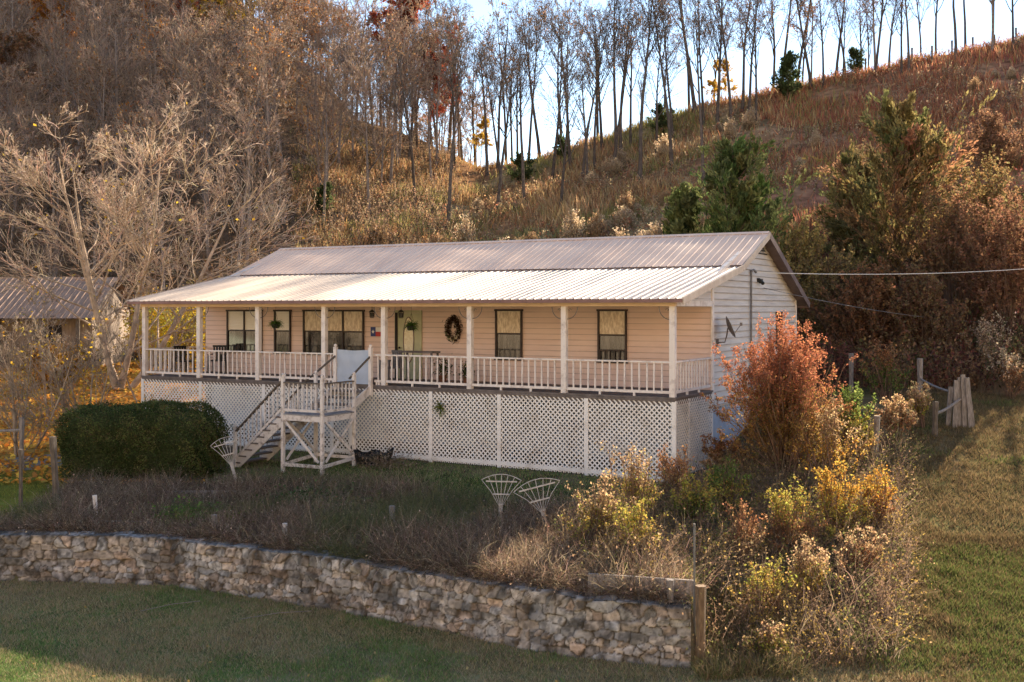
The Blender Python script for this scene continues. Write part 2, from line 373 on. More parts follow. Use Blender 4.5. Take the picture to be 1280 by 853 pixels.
mb = MB(); nr, nc = Xg.shape
ii = np.arange(nr * nc).reshape(nr, nc)
Qg = np.stack([ii[:-1, :-1], ii[:-1, 1:], ii[1:, 1:], ii[1:, :-1]], -1).reshape(-1, 4)
mb.add(np.stack([Xg, Yg, Zg], -1).reshape(-1, 3), Qg, C=gcol(Xg, Yg).reshape(-1, 3))
tag(mb.build('ground', M['ground'], smooth=True), 'sloping ground with lawn, weedy terrace and autumn hillside', kind='structure')
def P3(px, Z, dz=0.):
    x = (px - 640) / F * Z
    return Vector((x, Z, float(H(x, Z)) + dz))

# driveway
mb = MB(); a = np.linspace(0, 1, 30); cx = -34 + a * 21.5; cy = 27.5 + a * 4.0 + 8 * np.maximum(a - .75, 0) ** 1.3; V = []; C = []
for i in range(30):
    for k in range(5):
        yy = cy[i] + (k / 4 - .5) * 2.6; V.append((cx[i], yy, float(H(cx[i], yy)) + .02))
Q = [(i * 5 + k, (i + 1) * 5 + k, (i + 1) * 5 + k + 1, i * 5 + k + 1) for i in range(29) for k in range(4)]
mb.add(V, Q); tag(mb.build('driveway', M['asphalt']), 'grey gravel driveway coming in from the left', kind='structure')

# ------------------------------------------------------------ stone retaining wall
def stone_wall():
    rng = np.random.default_rng(3)
    xs = np.arange(-13.6, 2.93, .02); ys = Wl(xs)
    seg = np.hypot(np.diff(xs), np.diff(ys)); s = np.concatenate([[0], np.cumsum(seg)]); Lw = s[-1]
    S = np.arange(0, Lw, .021); X = np.interp(S, s, xs); Y = np.interp(S, s, ys)
    tx = np.gradient(X); ty = np.gradient(Y); tn = np.hypot(tx, ty); nx, ny = ty / tn, -tx / tn     # outward, towards the lawn
    nx, ny = np.where(ny > 0, -nx, nx), np.where(ny > 0, -ny, ny)
    Hh = .98; v = np.concatenate([np.arange(-.06, Hh, .021), Hh + np.arange(0.005, .42, .03), Hh + .42 + np.arange(.03, .45, .08)])
    SS, VV = np.meshgrid(S, v)
    # seeds: three sizes of stone
    seeds = []
    yv = -.05
    while yv < Hh - .12:
        hh = rng.choice([.07, .10, .14, .19]); xv = rng.uniform(-.2, 0)
        while xv < Lw:
            ww = rng.uniform(.9, 2.6) * hh * rng.choice([.7, 1., 1.3]); seeds.append((xv + ww / 2, yv + hh / 2 + rng.normal(0, .022), ww)); xv += ww
        yv += hh
    xv = 0; caps = []
    while xv < Lw + 1:
        ww = rng.uniform(.22, .55); seeds.append((xv + ww / 2, Hh + .13, ww)); xv += ww
    xv = .1
    while xv < Lw + 1:
        ww = rng.uniform(.22, .55); seeds.append((xv + ww / 2, Hh + .36, ww)); xv += ww
    sd_ = np.array(seeds); keep = rng.random(len(sd_)) > .12; sd_ = sd_[keep]
    ns = len(sd_)
    PX = SS.ravel() + (fbm(SS.ravel(), VV.ravel(), .12, 3, 21) - .5) * .07; PY = VV.ravel() + (fbm(SS.ravel(), VV.ravel(), .12, 3, 22) - .5) * .06
    f1 = np.full(len(PX), 9.); f2 = np.full(len(PX), 9.); id1 = np.zeros(len(PX), int)
    order = np.argsort(PX); 
    for ch in np.array_split(order, 160):
        lo, hi = PX[ch[0]] - .9, PX[ch[-1]] + .9
        cand = np.where((sd_[:, 0] > lo) & (sd_[:, 0] < hi))[0]
        wsc = np.clip(.15 / sd_[cand, 2], .5, 1.5)
        d = (np.abs((PX[ch, None] - sd_[cand, 0]) * .80 * (wsc ** .6)) ** 3.2 + np.abs((PY[ch, None] - sd_[cand, 1]) * 1.2) ** 3.2) ** (1 / 3.2)
        o = np.argsort(d, axis=1)[:, :2]
        f1[ch] = d[np.arange(len(ch)), o[:, 0]]; f2[ch] = d[np.arange(len(ch)), o[:, 1]]; id1[ch] = cand[o[:, 0]]
    e = f2 - f1; body = sstep(e / .022)
    outd = rng.uniform(-.03, .04, ns)[id1]; tilt = rng.normal(0, .25, (ns, 2))[id1]
    top = VV.ravel() > Hh
    disp = body * (.028 + outd + (PX - sd_[id1, 0]) * tilt[:, 0] * .6 + (PY - sd_[id1, 1]) * tilt[:, 1]) + (fbm(PX, PY, .06, 3, 31) - .5) * .03
    disp = np.where(top, disp * .45, disp)
    back = np.clip(VV - Hh, 0, .42).ravel(); down = np.clip(VV - Hh - .42, 0, 1).ravel(); hz = np.minimum(VV.ravel(), Hh)
    wob = (fbm(SS.ravel(), 0 * SS.ravel(), 1.1, 3, 41) - .5) * .10 * np.clip(hz / Hh, 0, 1)
    batter = hz / Hh * .06
    gi = np.tile(np.arange(len(S)), len(v))
    Xv = X[gi] + nx[gi] * (np.where(top, 0, disp) - back - batter + .02); Yv = Y[gi] + ny[gi] * (np.where(top, 0, disp) - back - batter + .02)
    zb = .07
    Zv = zb + hz + wob + np.where(top, disp - .01, 0) - down
    base = np.array([(.34, .28, .23), (.27, .24, .21), (.37, .29, .22), (.40, .25, .15), (.40, .29, .20), (.22, .205, .19), (.48, .39, .31), (.32, .22, .15), (.25, .21, .18), (.28, .265, .26)])
    pc = base[rng.integers(0, len(base), ns)]; pc = (pc * .55 + np.array([.36, .35, .34]) * .45) * rng.uniform(.65, 1.2, (ns, 1))
    cap_ids = sd_[:, 1] > Hh; pc[cap_ids] = np.array([.25, .235, .225]) * rng.uniform(.6, 1.3, (cap_ids.sum(), 1))
    c = pc[id1] * (.65 + .7 * fbm(PX, PY, .05, 3, 51))[:, None]
    c = c * (1 - .5 * sstep((fbm(PX, PY, .5, 3, 57) - .5) * 6))[:, None] * (1 - .45 * sstep((fbm(PX, PY, .09, 3, 59) - .55) * 8))[:, None] * 1.2
    mort = np.array([.085, .07, .055]); c = c * body[:, None] + mort * (1 - body[:, None])
    mb = MB(); nr, nc = SS.shape; ii = np.arange(nr * nc).reshape(nr, nc)
    Q = np.stack([ii[:-1, :-1], ii[:-1, 1:], ii[1:, 1:], ii[1:, :-1]], -1).reshape(-1, 4)
    mb.add(np.stack([Xv, Yv, Zv], -1), Q, C=np.clip(c, 0, 1))
    # right-hand end face of the wall
    P = np.stack([Xv, Yv, Zv], -1).reshape(nr, nc, 3)[:, -1]; pc_ = c.reshape(nr, nc, 3)[:, -1]
    cen = P.mean(0); cen[2] = zb; Vt = np.concatenate([P, [[cen[0], cen[1], .5]]]); k = len(P)
    mb.add(Vt, T=[(i, i + 1, k) for i in range(k - 1)] + [(k - 1, 0, k)], C=np.concatenate([pc_, [[.25, .22, .2]]]))
    m = leafmat('field_stone', 0, .3, 9.)
    tag(mb.build('stone_wall', m, smooth=True), 'long curving dry-laid fieldstone retaining wall above the front lawn', 'stone wall')
stone_wall()

# ------------------------------------------------------------ house
TH = .508; HO = Vector((4.12, 27.84, 3.655)); ct, st = math.cos(TH), math.sin(TH)
def hw(X, Y, Z=0): return Vector((HO.x + ct * X + st * Y, HO.y - st * X + ct * Y, HO.z + Z))
def gz(X, Y):       # ground height in house coordinates
    p = hw(X, Y); return float(H(p.x, p.y)) - HO.z
L, D, GD = 18.95, 2.875, 11.75
BEAM = 2.314; EY, EZ = -.37, 2.50; BY, BZ = 4.52, 3.47; RY, RZ = 7.318, 4.60; BKY, BKZ = GD + .5, RZ - (GD + .5 - RY) * .44
OX0, OX1 = -L - .35, .36
house = empty('house', HO, -TH, 'single storey house with metal roof and long railed front porch above white lattice', 'house')
rg = np.random.default_rng(11)

def lap_wall(mb, poly_x, z0, z1, y, exp=.18, proud=.018, axis='x', side=-1):
    """clapboards: poly_x(z) -> (a, b) extents at height z; boards run along axis at offset y"""
    z = z0
    while z < z1 - 1e-4:
        zt = min(z + exp, z1); a0, b0 = poly_x(z); a1, b1 = poly_x(zt)
        n = max(int((b0 - a0) / 1.2), 1)
        ta = np.linspace(0, 1, n + 1)
        bot = a0 + (b0 - a0) * ta; tp = a1 + (b1 - a1) * ta
        pr = proud + rg.normal(0, .0025, n + 1)
        def pt(u, off, zz): return (u, y + side * off, zz) if axis == 'x' else (y + side * off, u, zz)
        V = []; Q = []
        for i in range(n + 1):
            sg = rg.normal(0, .002)
            V += [pt(bot[i], 0, z + sg), pt(bot[i], pr[i], z + sg), pt(tp[i], .001, zt + .004)]
        for i in range(n):
            k = i * 3; Q += [(k, k + 3, k + 4, k + 1), (k + 1, k + 4, k + 5, k + 2)]
        mb.add(V, Q); z = zt
mb = MB(); lap_wall(mb, lambda z: (-L + .02, -.02), 0, 2.62, D, .165, .03)
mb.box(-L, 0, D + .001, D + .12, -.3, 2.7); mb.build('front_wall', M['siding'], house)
def rakez(Y):
    return np.interp(Y, [EY, BY, RY, BKY], [EZ, BZ, RZ, BKZ])
def gext(z):
    z = z + .02
    ylo = np.interp(z, [EZ, BZ, RZ], [EY, BY, RY]); 
    ylo = max(ylo, D) if z > 2.5 else D
    yhi = min(GD, RY + (RZ - z) / .44) if z > BKZ else GD
    return float(ylo), float(max(yhi, ylo + .01))
for s_, nm in ((0, 'right'), (1, 'left')):
    mb = MB(); xx = 0.0 if s_ == 0 else -L
    lap_wall(mb, gext, -.45, RZ - .12, xx, .185, .032, axis='y', side=1 if s_ == 0 else -1)
    # solid core behind the boards
    pts = [(D, -.5), (GD, -.5), (GD, rakez(GD) - .06), (RY, RZ - .1), (D, rakez(D) - .06)]
    sgn = -1 if s_ == 0 else 1
    V = [(xx + sgn * .004, y, z) for y, z in pts] + [(xx + sgn * .12, y, z) for y, z in pts]
    mb.add(V, T=[(0, 1, 2), (0, 2, 3), (0, 3, 4), (5, 7, 6), (5, 8, 7), (5, 9, 8)], Q=[(i, (i + 1) % 5, (i + 1) % 5 + 5, i + 5) for i in range(5)])
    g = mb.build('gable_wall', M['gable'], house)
    mb = MB()   # porch-end gable infill
    a0, a1 = 0.05, D
    lap_wall(mb, lambda z: (float(max(np.interp(z + .04, [EZ, BZ], [EY, BY]), a0)), D), BEAM + .0, rakez(D) - .05, xx - (.0 if s_ == 0 else 0), .165, .016, axis='y', side=1 if s_ == 0 else -1)
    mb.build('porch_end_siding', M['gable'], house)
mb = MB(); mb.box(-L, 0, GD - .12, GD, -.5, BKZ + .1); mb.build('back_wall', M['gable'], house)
mb = MB(); mb.box(-.004, .045, D - .06, D + .10, -.45, rakez(D) - .06); mb.build('corner_board', M['white'], house); mb = MB(); mb.box(-.004, .045, GD - .1, GD + .03, -.45, rakez(GD) - .1); mb.build('corner_board', M['white'], house)
# foundation
mb = MB(); zlow = -3.0
for x0, x1, y0, y1 in ((-L + .1, -.1, D + .05, D + .25), (-.28, -.06, D + .25, GD - .1), (-L + .06, -L + .28, D + .25, GD - .1), (-L + .1, -.1, GD - .3, GD - .1)):
    mb.box(x0, x1, y0, y1, zlow, -.46)
mb.build('foundation', M['block'], house)
# vent
mb = MB(); vz0, vz1 = RZ - .62, RZ - .22
for k in range(7):
    z = vz0 + (vz1 - vz0) * k / 7; hw_ = (RZ - .10 - z) / .44 * .62 * .8
    mb.box(.024, .055, RY - hw_, RY + hw_, z, z + .03)
v_ = mb.build('gable_vent', M['grey'], house)
mb = MB(); V = [(.0225, RY - .95, vz0 - .02), (.0225, RY + .95, vz0 - .02), (.0225, RY, RZ - .18)]
mb.add(V, T=[(0, 1, 2)]); mb.build('louvre', M['dark'], v_)
# small gable window
def window(X0, X1, z0, z1, n, upper, y=D - .032, lower='glass', axis='x', sash=.52):
    fw = .055
    f = MB(); pu = MB(); pl = MB()
    def bx(m, a, b, d0, d1, c, d):
        if axis == 'x': m.box(a, b, y - d1, y - d0, c, d)
        else: m.box(d0 + .02, d1 + .02, a, b, c, d)
    wpane = (X1 - X0) / n; zm = z0 + (z1 - z0) * sash
    for i in range(n + 1):
        xx = X0 + wpane * i; bx(f, xx - fw / 2, xx + fw / 2, 0, .055, z0, z1)
    bx(f, X0 - fw, X1 + fw, 0, .06, z1, z1 + fw); bx(f, X0 - fw, X1 + fw, 0, .075, z0 - fw, z0)
    bx(f, X0 + .03, X1 - .03, 0, .045, zm - .025, zm + .025)
    fo = f.build('window', M['frame'], house)
    bx(pu, X0 + .03, X1 - .03, .004, .012, zm, z1 - .002); bx(pl, X0 + .03, X1 - .03, .002, .010, z0 + .002, zm)
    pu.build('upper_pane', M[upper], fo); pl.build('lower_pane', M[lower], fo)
    return fo
window(-17.85, -16.27, .76, 2.16, 2, 'blind')
window(-15.66, -14.98, .76, 2.16, 1, 'blind')
window(-14.38, -11.88, .76, 2.16, 3, 'tan_reflection')
window(-6.84, -5.96, .74, 2.18, 1, 'tan_reflection')
w5 = window(-3.40, -2.54, .74, 2.18, 1, 'tan_reflection')
mb = MB()
for k in range(6): mb.box(-3.36 + k * .156, -3.33 + k * .156, D - .085, D - .076, .76, 1.04)
mb.box(-3.4, -2.54, D - .085, D - .076, 1.03, 1.07); mb.build('lower_grille', M['frame'], w5)
window(9.25, 9.85, 1.0, 2.1, 1, 'glass', axis='y')
# door with oval glass
mb = MB(); mb.box(-10.62, -10.50, D - .065, D - .02, 0, 2.2); mb.box(-9.66, -9.58, D - .065, D - .02, 0, 2.2); mb.box(-10.62, -9.58, D - .066, D - .02, 2.12, 2.2)
df = mb.build('door_frame', M['door'], house)
mb = MB(); mb.box(-10.60, -10.50, D - .08, D - .066, 0, 2.13); mb.build('door_edge', M['dark'], df)
mb = MB(); mb.box(-10.5, -9.66, D - .05, D - .022, 0, 2.11); door = mb.build('front_door', M['door'], house); door['label'] = 'green front door with tall oval glass'
def oval(mb, cx, cz, rx, rz, y, n=36, w=None):
    a = np.linspace(0, 2 * np.pi, n, endpoint=False)
    if w is None:
        V = [(cx + rx * math.cos(t), y, cz + rz * math.sin(t)) for t in a] + [(cx, y, cz)]
        mb.add(V, T=[(i, (i + 1) % n, n) for i in range(n)])
    else:
        P = [(cx + rx * math.cos(t), y, cz + rz * math.sin(t)) for t in a]; P.append(P[0]); mb.tube(P, w, 6, caps=False)
mb = MB(); oval(mb, -10.08, 1.25, .19, .72, D - .056); mb.build('oval_pane', M['oval'], door)
mb = MB(); oval(mb, -10.08, 1.25, .20, .73, D - .056, w=.018); mb.build('oval_rim', M['rooftrim'], door)
mb = MB(); mb.ball((-10.42, D - .09, 1.0), .035); mb.build('door_knob', M['black'], door)

# porch floor, beam, ceiling
mb = MB(); mb.box(-L - .06, .06, -.06, D - .02, -.05, 0.0); mb.build('porch_floor', M['deckwood'], house)
mb = MB(); mb.box(-L - .03, .03, -.03, .03, -.2, -.054); mb.box(-.03, .03, .03, D, -.2, -.054); mb.box(-L - .03, -L + .03, .03, D, -.2, -.054); mb.build('rim_joist', M['deckwood'], house)
mb = MB(); mb.box(-L - .05, .05, -.06, .06, BEAM, BEAM + .15); mb.build('porch_beam', M['beam'], house)
mb = MB(); mb.box(-.05, .045, .06, D, BEAM, BEAM + .15); mb.build('porch_beam', M['white'], house)
mb = MB(); mb.box(-L - .045, -L + .05, .06, D, BEAM, BEAM + .15); mb.build('porch_beam', M['white'], house)
mb = MB(); mb.box(-L + .05, -.05, .07, D - .02, BEAM + .10, BEAM + .13); mb.build('porch_ceiling', M['ceiling'], house)

# roofs: ribbed metal
def ribbed(x0, x1, ya, za, yb, zb, pitch=.235, t=.02, rh=.022, up=0.0):
    """panel from front edge (ya,za) to (yb,zb)"""
    mb = MB(); n = int((x1 - x0) / pitch); prof = []
    pitch = (x1 - x0) / n
    for i in range(n):
        xa = x0 + i * pitch; prof += [(xa, 0), (xa + .035, 0), (xa + .05, rh), (xa + .075, rh), (xa + .09, 0)]
    prof.append((x1, 0))
    sl = math.atan2(zb - za, yb - ya); ny, nz = -math.sin(sl), math.cos(sl)
    ns = 8; V = []
    for j in range(ns + 1):
        f = j / ns; yy = ya + (yb - ya) * f; zz = za + (zb - za) * f
        for x, h in prof:
            wv = .004 * math.sin(x * 1.7 + j * 1.3)
            V.append((x, yy + ny * (h + up + wv), zz + nz * (h + up + wv)))
    m = len(prof)
    Q = [(j * m + i, j * m + i + 1, (j + 1) * m + i + 1, (j + 1) * m + i) for j in range(ns) for i in range(m - 1)]
    mb.add(V, Q); return mb
def slab(mb, x0, x1, ya, za, yb, zb, t0, t1):
    sl = math.atan2(zb - za, yb - ya); ny, nz = -math.sin(sl), math.cos(sl)
    V = [(x, y + ny * t, z + nz * t) for t in (t0, t1) for y, z in ((ya, za), (yb, zb)) for x in (x0, x1)]
    mb.add(V, [(0, 2, 3, 1), (4, 5, 7, 6), (0, 1, 5, 4), (2, 6, 7, 3), (0, 4, 6, 2), (1, 3, 7, 5)])
ribbed(OX0, OX1, EY, EZ, BY + .15, BZ + .15 * .19).build('porch_roof', M['porchroof'], house)
rf = ribbed(OX0, OX1, BY - .02, BZ + .02, RY, RZ + .015, up=.02, rh=.014).build('roof', M['roof'], house)
mb = MB()
mb.add([(OX0, RY, RZ + .03), (OX1, RY, RZ + .03), (OX1, BKY, BKZ), (OX0, BKY, BKZ)], [(0, 1, 2, 3)]); mb.build('rear_slope', M['roof'], rf)
mb = MB(); slab(mb, OX0, OX1, BY - .0, BZ + .0, BY + .2, BZ + .088, .004, .03); slab(mb, OX0, OX1, RY - .14, RZ - .06 + .015, RY - .02, RZ, .022, .045); mb.build('closure_strip', M['rooftrim'], rf)
mb = MB(); slab(mb, OX0, OX1, RY - .17, RZ - .07, RY, RZ + .005, .052, .06); mb.build('ridge_cap', M['roof'], rf)
mb = MB(); slab(mb, OX0 + .03, OX1 - .03, EY + .04, EZ, BY, BZ, -.06, -.012); slab(mb, OX0 + .03, OX1 - .03, BY, BZ, RY, RZ, -.06, -.012); mb.build('roof_deck', M['fascia'], house)
mb = MB(); mb.box(OX0, OX1, EY - .03, EY + .0, EZ - .095, EZ - .004); mb.build('fascia', M['fascia'], house)
mb = MB(); mb.box(OX0, OX1, EY, -.06, EZ - .085, EZ - .065); mb.build('soffit', M['beam'], house)
for xa in (OX1, OX0 - .03):
    mb = MB()
    for ya, za, yb, zb in ((EY - .03, EZ, BY, BZ), (BY, BZ, RY, RZ)):
        slab(mb, xa, xa + .03, ya, za, yb, zb, -.15, .035)
    o = mb.build('rake_board', M['rake'], house)
    mb = MB(); slab(mb, xa, xa + .03, RY, RZ, BKY, BKZ, -.17, .03); mb.build('rear_rake_board', M['rooftrim'], house)
mb = MB(); slab(mb, -.02, OX1, RY, RZ, BKY, BKZ, -.08, -.02); slab(mb, OX0, -L, RY, RZ, BKY, BKZ, -.08, -.02); mb.box(OX0, OX1, BKY, BKY + .03, BKZ - .14, BKZ + .02); mb.build('rear_eave', M['rooftrim'], house)
# conduit on gable
mb = MB(); gp = gz(.1, 6.35)
mb.tube([(.07, 6.35, gp - .0), (.07, 6.35, 3.38)], .03, 8); mb.tube([(.07, 6.35, 3.38), (.10, 6.5, 3.44), (.14, 6.62, 3.36)], .035, 8); mb.box(.03, .16, 6.25, 6.5, .2, .55)
mb.build('service_conduit', M['grey'], house)
mb = MB(); mb.ball((.12, 7.15, 3.1), .07); mb.box(.02, .1, 7.1, 7.2, 3.08, 3.2); mb.ball((.12, 7.4, 3.05), .06); mb.box(.02, .1, 7.3, 7.5, 3.1, 3.18); mb.build('flood_light', M['black'], house)

# posts
PX_ = [-L + .05, -16.40, -13.88, -11.24, -9.02, -6.07, -3.12, -.05]
POSTY = .0
for i, x in enumerate(PX_):
    mb = MB(); mb.box(x - .075, x + .075, -.052, .075 + .02, .0, BEAM); p = mb.build('porch_post', M['white'], house, bevel=.006)
    mb = MB()   # curved dark bracket at the post head
    for s in (-1, 1):
        if i == 0 and s < 0 or i == 7 and s > 0: continue
        P = [(x + s * (.08 + .30 * math.sin(t)), .03, BEAM - .34 + .33 * (1 - math.cos(t))) for t in np.linspace(0, math.pi / 2, 8)]
        mb.tube(P, .011, 5)
        a = np.linspace(0, 4.5, 14); mb.tube([(x + s * (.15 + .05 * (1 - t / 6) * math.cos(t)), .03, BEAM - .10 + .05 * (1 - t / 6) * math.sin(t)) for t in a], .008, 4)
    mb.build('bracket', M['grey'], p)
# railings
def railing(a, b, Y0=0, Y1=0, axis='x', name='railing', n=None, mt='white', z0=.1, z1=.91):
    mb = MB(); ln = b - a; n = max(int(round(ln / .205)), 2)
    def P(u, o, z): return (u, Y0 + o, z) if axis == 'x' else (Y0 + o, u, z)
    mb.bar(P(a, 0, z1 - .02), P(b, 0, z1 - .02), .09, .04); mb.bar(P(a, 0, z0 + .02), P(b, 0, z0 + .02), .045, .07)
    for k in range(1, n):
        u = a + ln * k / n + rg.normal(0, .004); mb.bar(P(u, 0, z0 + .05), P(u + rg.normal(0, .006), 0, z1 - .035), .036, .036)
    m_ = a + ln / 3; mb.bar(P(m_, 0, .0), P(m_, 0, z0 + .01), .05, .05); mb.bar(P(a + 2 * ln / 3, 0, 0), P(a + 2 * ln / 3, 0, z0), .05, .05)
    return mb.build(name, M[mt], house)
S0, S1 = -10.72, -9.42
for i in range(7):
    a, b = PX_[i] + .078, PX_[i + 1] - .078
    if i == 3:
        railing(a, S0 - .06); railing(S1 + .06, b); continue
    railing(a, b)
railing(.11, D - .05, -.03, axis='y'); railing(.11, D - .05, -L + .05, axis='y')
# lattice panels
def lattice(x0, x1, y0, y1, ztop, zb0, zb1, name='lattice_panel'):
    """vertical panel from (x0,y0) to (x1,y1); bottom runs from zb0 to zb1"""
    A = Vector((x0, y0, 0)); B = Vector((x1, y1, 0)); ln = (B - A).length; d = (B - A) / ln; nn = Vector((d.y, -d.x, 0))
    mb = MB(); pt = .118; wd = .038; Ht = ztop - min(zb0, zb1)
    def bot(u): return zb0 + (zb1 - zb0) * u / ln
    for lay, sg in ((0, 1), (1, -1)):
        off = .004 + lay * .011
        k = -Ht
        while k < ln + Ht:
            # line: u = k + sg*(z - zmin) ; param by z
            zs = []; zmin = min(zb0, zb1)
            N = 24; best = []
            for j in range(N + 1):
                z = zmin + Ht * j / N; u = (k + (z - zmin)) if sg > 0 else (k + Ht - (z - zmin))
                if 0 <= u <= ln and z >= bot(u): best.append((u, z))
            if len(best) >= 2:
                (ua, za), (ub, zb) = best[0], best[-1]
                a = A + d * ua + nn * off; a.z = za; b = A + d * ub + nn * off; b.z = zb
                mb.bar(a, b, .007, wd, up=(d.x * sg * -.707, d.y * sg * -.707, .707))
            k += pt * 1.18
    return mb.build(name, M['lattice'], house)
def panel_run(xs_):
    for a, b in zip(xs_[:-1], xs_[1:]):
        lattice(a, b, -.02, -.02, -.10, gz(a, -.1) - .05, gz(b, -.1) - .05)
xsL = [-L, -16.3, -13.6, -10.9, -10.2, -7.35, -5.1, -2.45, 0]
panel_run(xsL)
for x in xsL:
    g = gz(x, -.05); mb = MB(); mb.box(x - .06, x + .06, -.055, -.040, g - .05, -.09); mb.build('lattice_trim_board', M['lattice'], house)
mb = MB(); mb.box(-L - .02, .04, -.056, -.0405, -.115, -.055) ; mb.build('skirt_board', M['deckwood'], house)
mb = MB()
for a, b in zip(xsL[:-1], xsL[1:]):
    mb.bar((a + .06, -.048, gz(a, -.1) + .12), (b - .06, -.048, gz(b, -.1) + .12), .013, .10)
mb.build('bottom_board', M['lattice'], house)
lattice(.02, .02, 0, D, -.10, gz(0, 0) - .05, gz(0, D)); 
for y0, y1 in ((.95, 1.0), (.0, .06), (D - .08, D)):
    mb = MB(); mb.box(.03, .045, y0, y1, gz(0, y1) - .05, -.1); mb.build('lattice_trim_board', M['lattice'], house)
# piers under the porch
for x in (-16.4, -13.88, -11.24, -9.02, -6.07, -3.12):
    mb = MB(); mb.box(x - .07, x + .07, .35, .49, gz(x, .4) - .1, -.2); mb.build('pier', M['oldwood'], house)

# ------------------------------------------------------------ stairs with landing
sx0, sx1, sy0, sy1 = -10.50, -9.12, -2.72, -1.30; lz = -.66
stair = empty('porch_stairs', hw(-9.8, -2, 0) * 1, -TH, 'weathered white wooden stairs with square railed landing up to the porch', 'stairs')
stair.location = HO
mb = MB()
for k in range(10): mb.box(sx0 - .04, sx1 + .04, sy0 - .04 + k * .15, sy0 + .10 + k * .15, lz - .035, lz)
mb.build('landing_deck', M['deckgrey'], stair)
mb = MB(); mb.box(sx0 - .03, sx1 + .03, sy0 - .03, sy0 + .01, lz - .19, lz - .037); mb.box(sx1 - .01, sx1 + .031, sy0 + .01, sy1 + .05, lz - .19, lz - .037); mb.box(sx0 - .03, sx0 + .01, sy0 + .01, sy1 + .05, lz - .19, lz - .037); mb.box(sx0 + .01, sx1 - .01, sy1, sy1 + .05, lz - .19, lz - .037); mb.build('landing_frame', M['weathered'], stair)
def finial(mb, x, y, z): mb.box(x - .055, x + .055, y - .055, y + .055, z, z + .025); mb.ball((x, y, z + .07), .05, n=10); mb.ball((x, y, z + .035), .03, n=8)
for x, y in ((sx0, sy0), (sx1, sy0), (sx1, sy1), (sx0, sy1)):
    mb = MB(); g = gz(x, y); mb.box(x - .045, x + .045, y - .045, y + .045, g - .1, lz + 1.0); finial(mb, x, y, lz + 1.0); mb.build('landing_post', M['weathered'], stair, bevel=.004)
def rail2(pa, pb, n, parent=stair, h0=.1, h1=.86):
    pa = Vector(pa); pb = Vector(pb); mb = MB(); up = Vector((0, 0, 1))
    mb.bar(pa + up * h0, pb + up * h0, .04, .07)
    for k in range(1, n):
        p = pa.lerp(pb, k / n); mb.bar(p + up * (h0 + .02), p + up * (h1 - .02), .032)
    o = mb.build('stair_railing', M['weathered'], parent)
    mb = MB(); mb.bar(pa + up * h1, pb + up * h1, .10, .035); mb.build('handrail', M['oldwood'], o)
rail2((sx0 + .05, sy0, lz), (sx1 - .05, sy0, lz), 8); rail2((sx1, sy0 + .05, lz), (sx1, sy1 - .05, lz), 8)
# lower flight, to the left
bx_ = -12.28; gb = gz(bx_, -2); nst = 8
for yy in (sy0 + .02, sy1 - .30):
    mb = MB(); a = Vector((sx0, yy, lz - .15)); b = Vector((bx_, yy, gb - .02)); mb.bar(a, b, .045, .26); mb.build('stringer', M['weathered'], stair)
for k in range(nst):
    f = (k + .7) / nst; x = sx0 + (bx_ - sx0) * f; z = lz + (gb - lz) * f
    mb = MB(); mb.box(x - .14, x + .14, sy0 - .02, sy1 - .27, z, z + .04); mb.build('stair_tread', M['deckwood'], stair)
rail2((sx0 - .05, sy0, lz + .02), (bx_ + .05, sy0, gb + .12), 11); rail2((sx0 - .05, sy1 - .3, lz + .02), (bx_ + .05, sy1 - .3, gb + .12), 11)
for yy in (sy0, sy1 - .3):
    mb = MB(); mb.box(bx_ - .045, bx_ + .045, yy - .045, yy + .045, gb - .1, gb + 1.08); finial(mb, bx_, yy, gb + 1.08); mb.build('newel_post', M['weathered'], stair)
# upper flight
for k in range(3):
    y0 = sy1 + .05 + k * .40; z = lz + (k + 1) * .165
    mb = MB(); mb.box(S0 + .06, S1 - .06, y0, y0 + .36, z - .04, z); mb.build('stair_tread', M['deckwood'], stair)
for xx in (S0 + .02, S1 - .02):
    mb = MB(); mb.bar((xx, sy1 + .05, lz - .02), (xx, -.08, -.12), .04, .24); mb.build('stringer', M['weathered'], stair)
    mb = MB(); mb.bar((xx + (.15 if xx > -10 else 0), sy1, lz + .92), (xx, -.05, .88), .045, .045); mb.build('handrail', M['oldwood'], stair)
for xx in (S0, S1):
    mb = MB(); mb.box(xx - .05, xx + .05, -.16, -.06, -.3, 1.08); finial(mb, xx, -.11, 1.08); mb.build('newel_post', M['white'], stair)
# braces
for (a, b, fx) in (((sx0, sy0), (sx1, sy0), 'x'), ((sx1, sy0), (sx1, sy1), 'y'), ((sx0, sy1), (sx1, sy1), 'x'), ((sx0, sy0), (sx0, sy1), 'y')):
    g0 = gz(*a) + .35; g1 = gz(*b) + .35; o = -.05 if fx == 'x' and a[1] == sy0 else .05
    pa = Vector((a[0], a[1], 0)); pb = Vector((b[0], b[1], 0)); off = Vector((0, o, 0)) if fx == 'x' else Vector((.05, 0, 0))
    up = Vector((0, 0, 1)); m_ = pa.lerp(pb, .08); m2 = pa.lerp(pb, .94)
    mb = MB(); mb.bar(m_ + off + up * (lz - .2), m2 + off + up * g1, .03, .07); mb.build('brace', M['weathered'], stair)
    if fx == 'y':
        mb = MB(); mb.bar(m_ + off * .6 + up * g0, m2 + off * .6 + up * (lz - .2), .03, .07); mb.build('brace', M['weathered'], stair)
    mb = MB(); mb.bar(pa + off * .4 + up * (g0 - .12), pb + off * .4 + up * (g1 - .12), .04, .09); mb.build('bottom_rail', M['weathered'], stair)
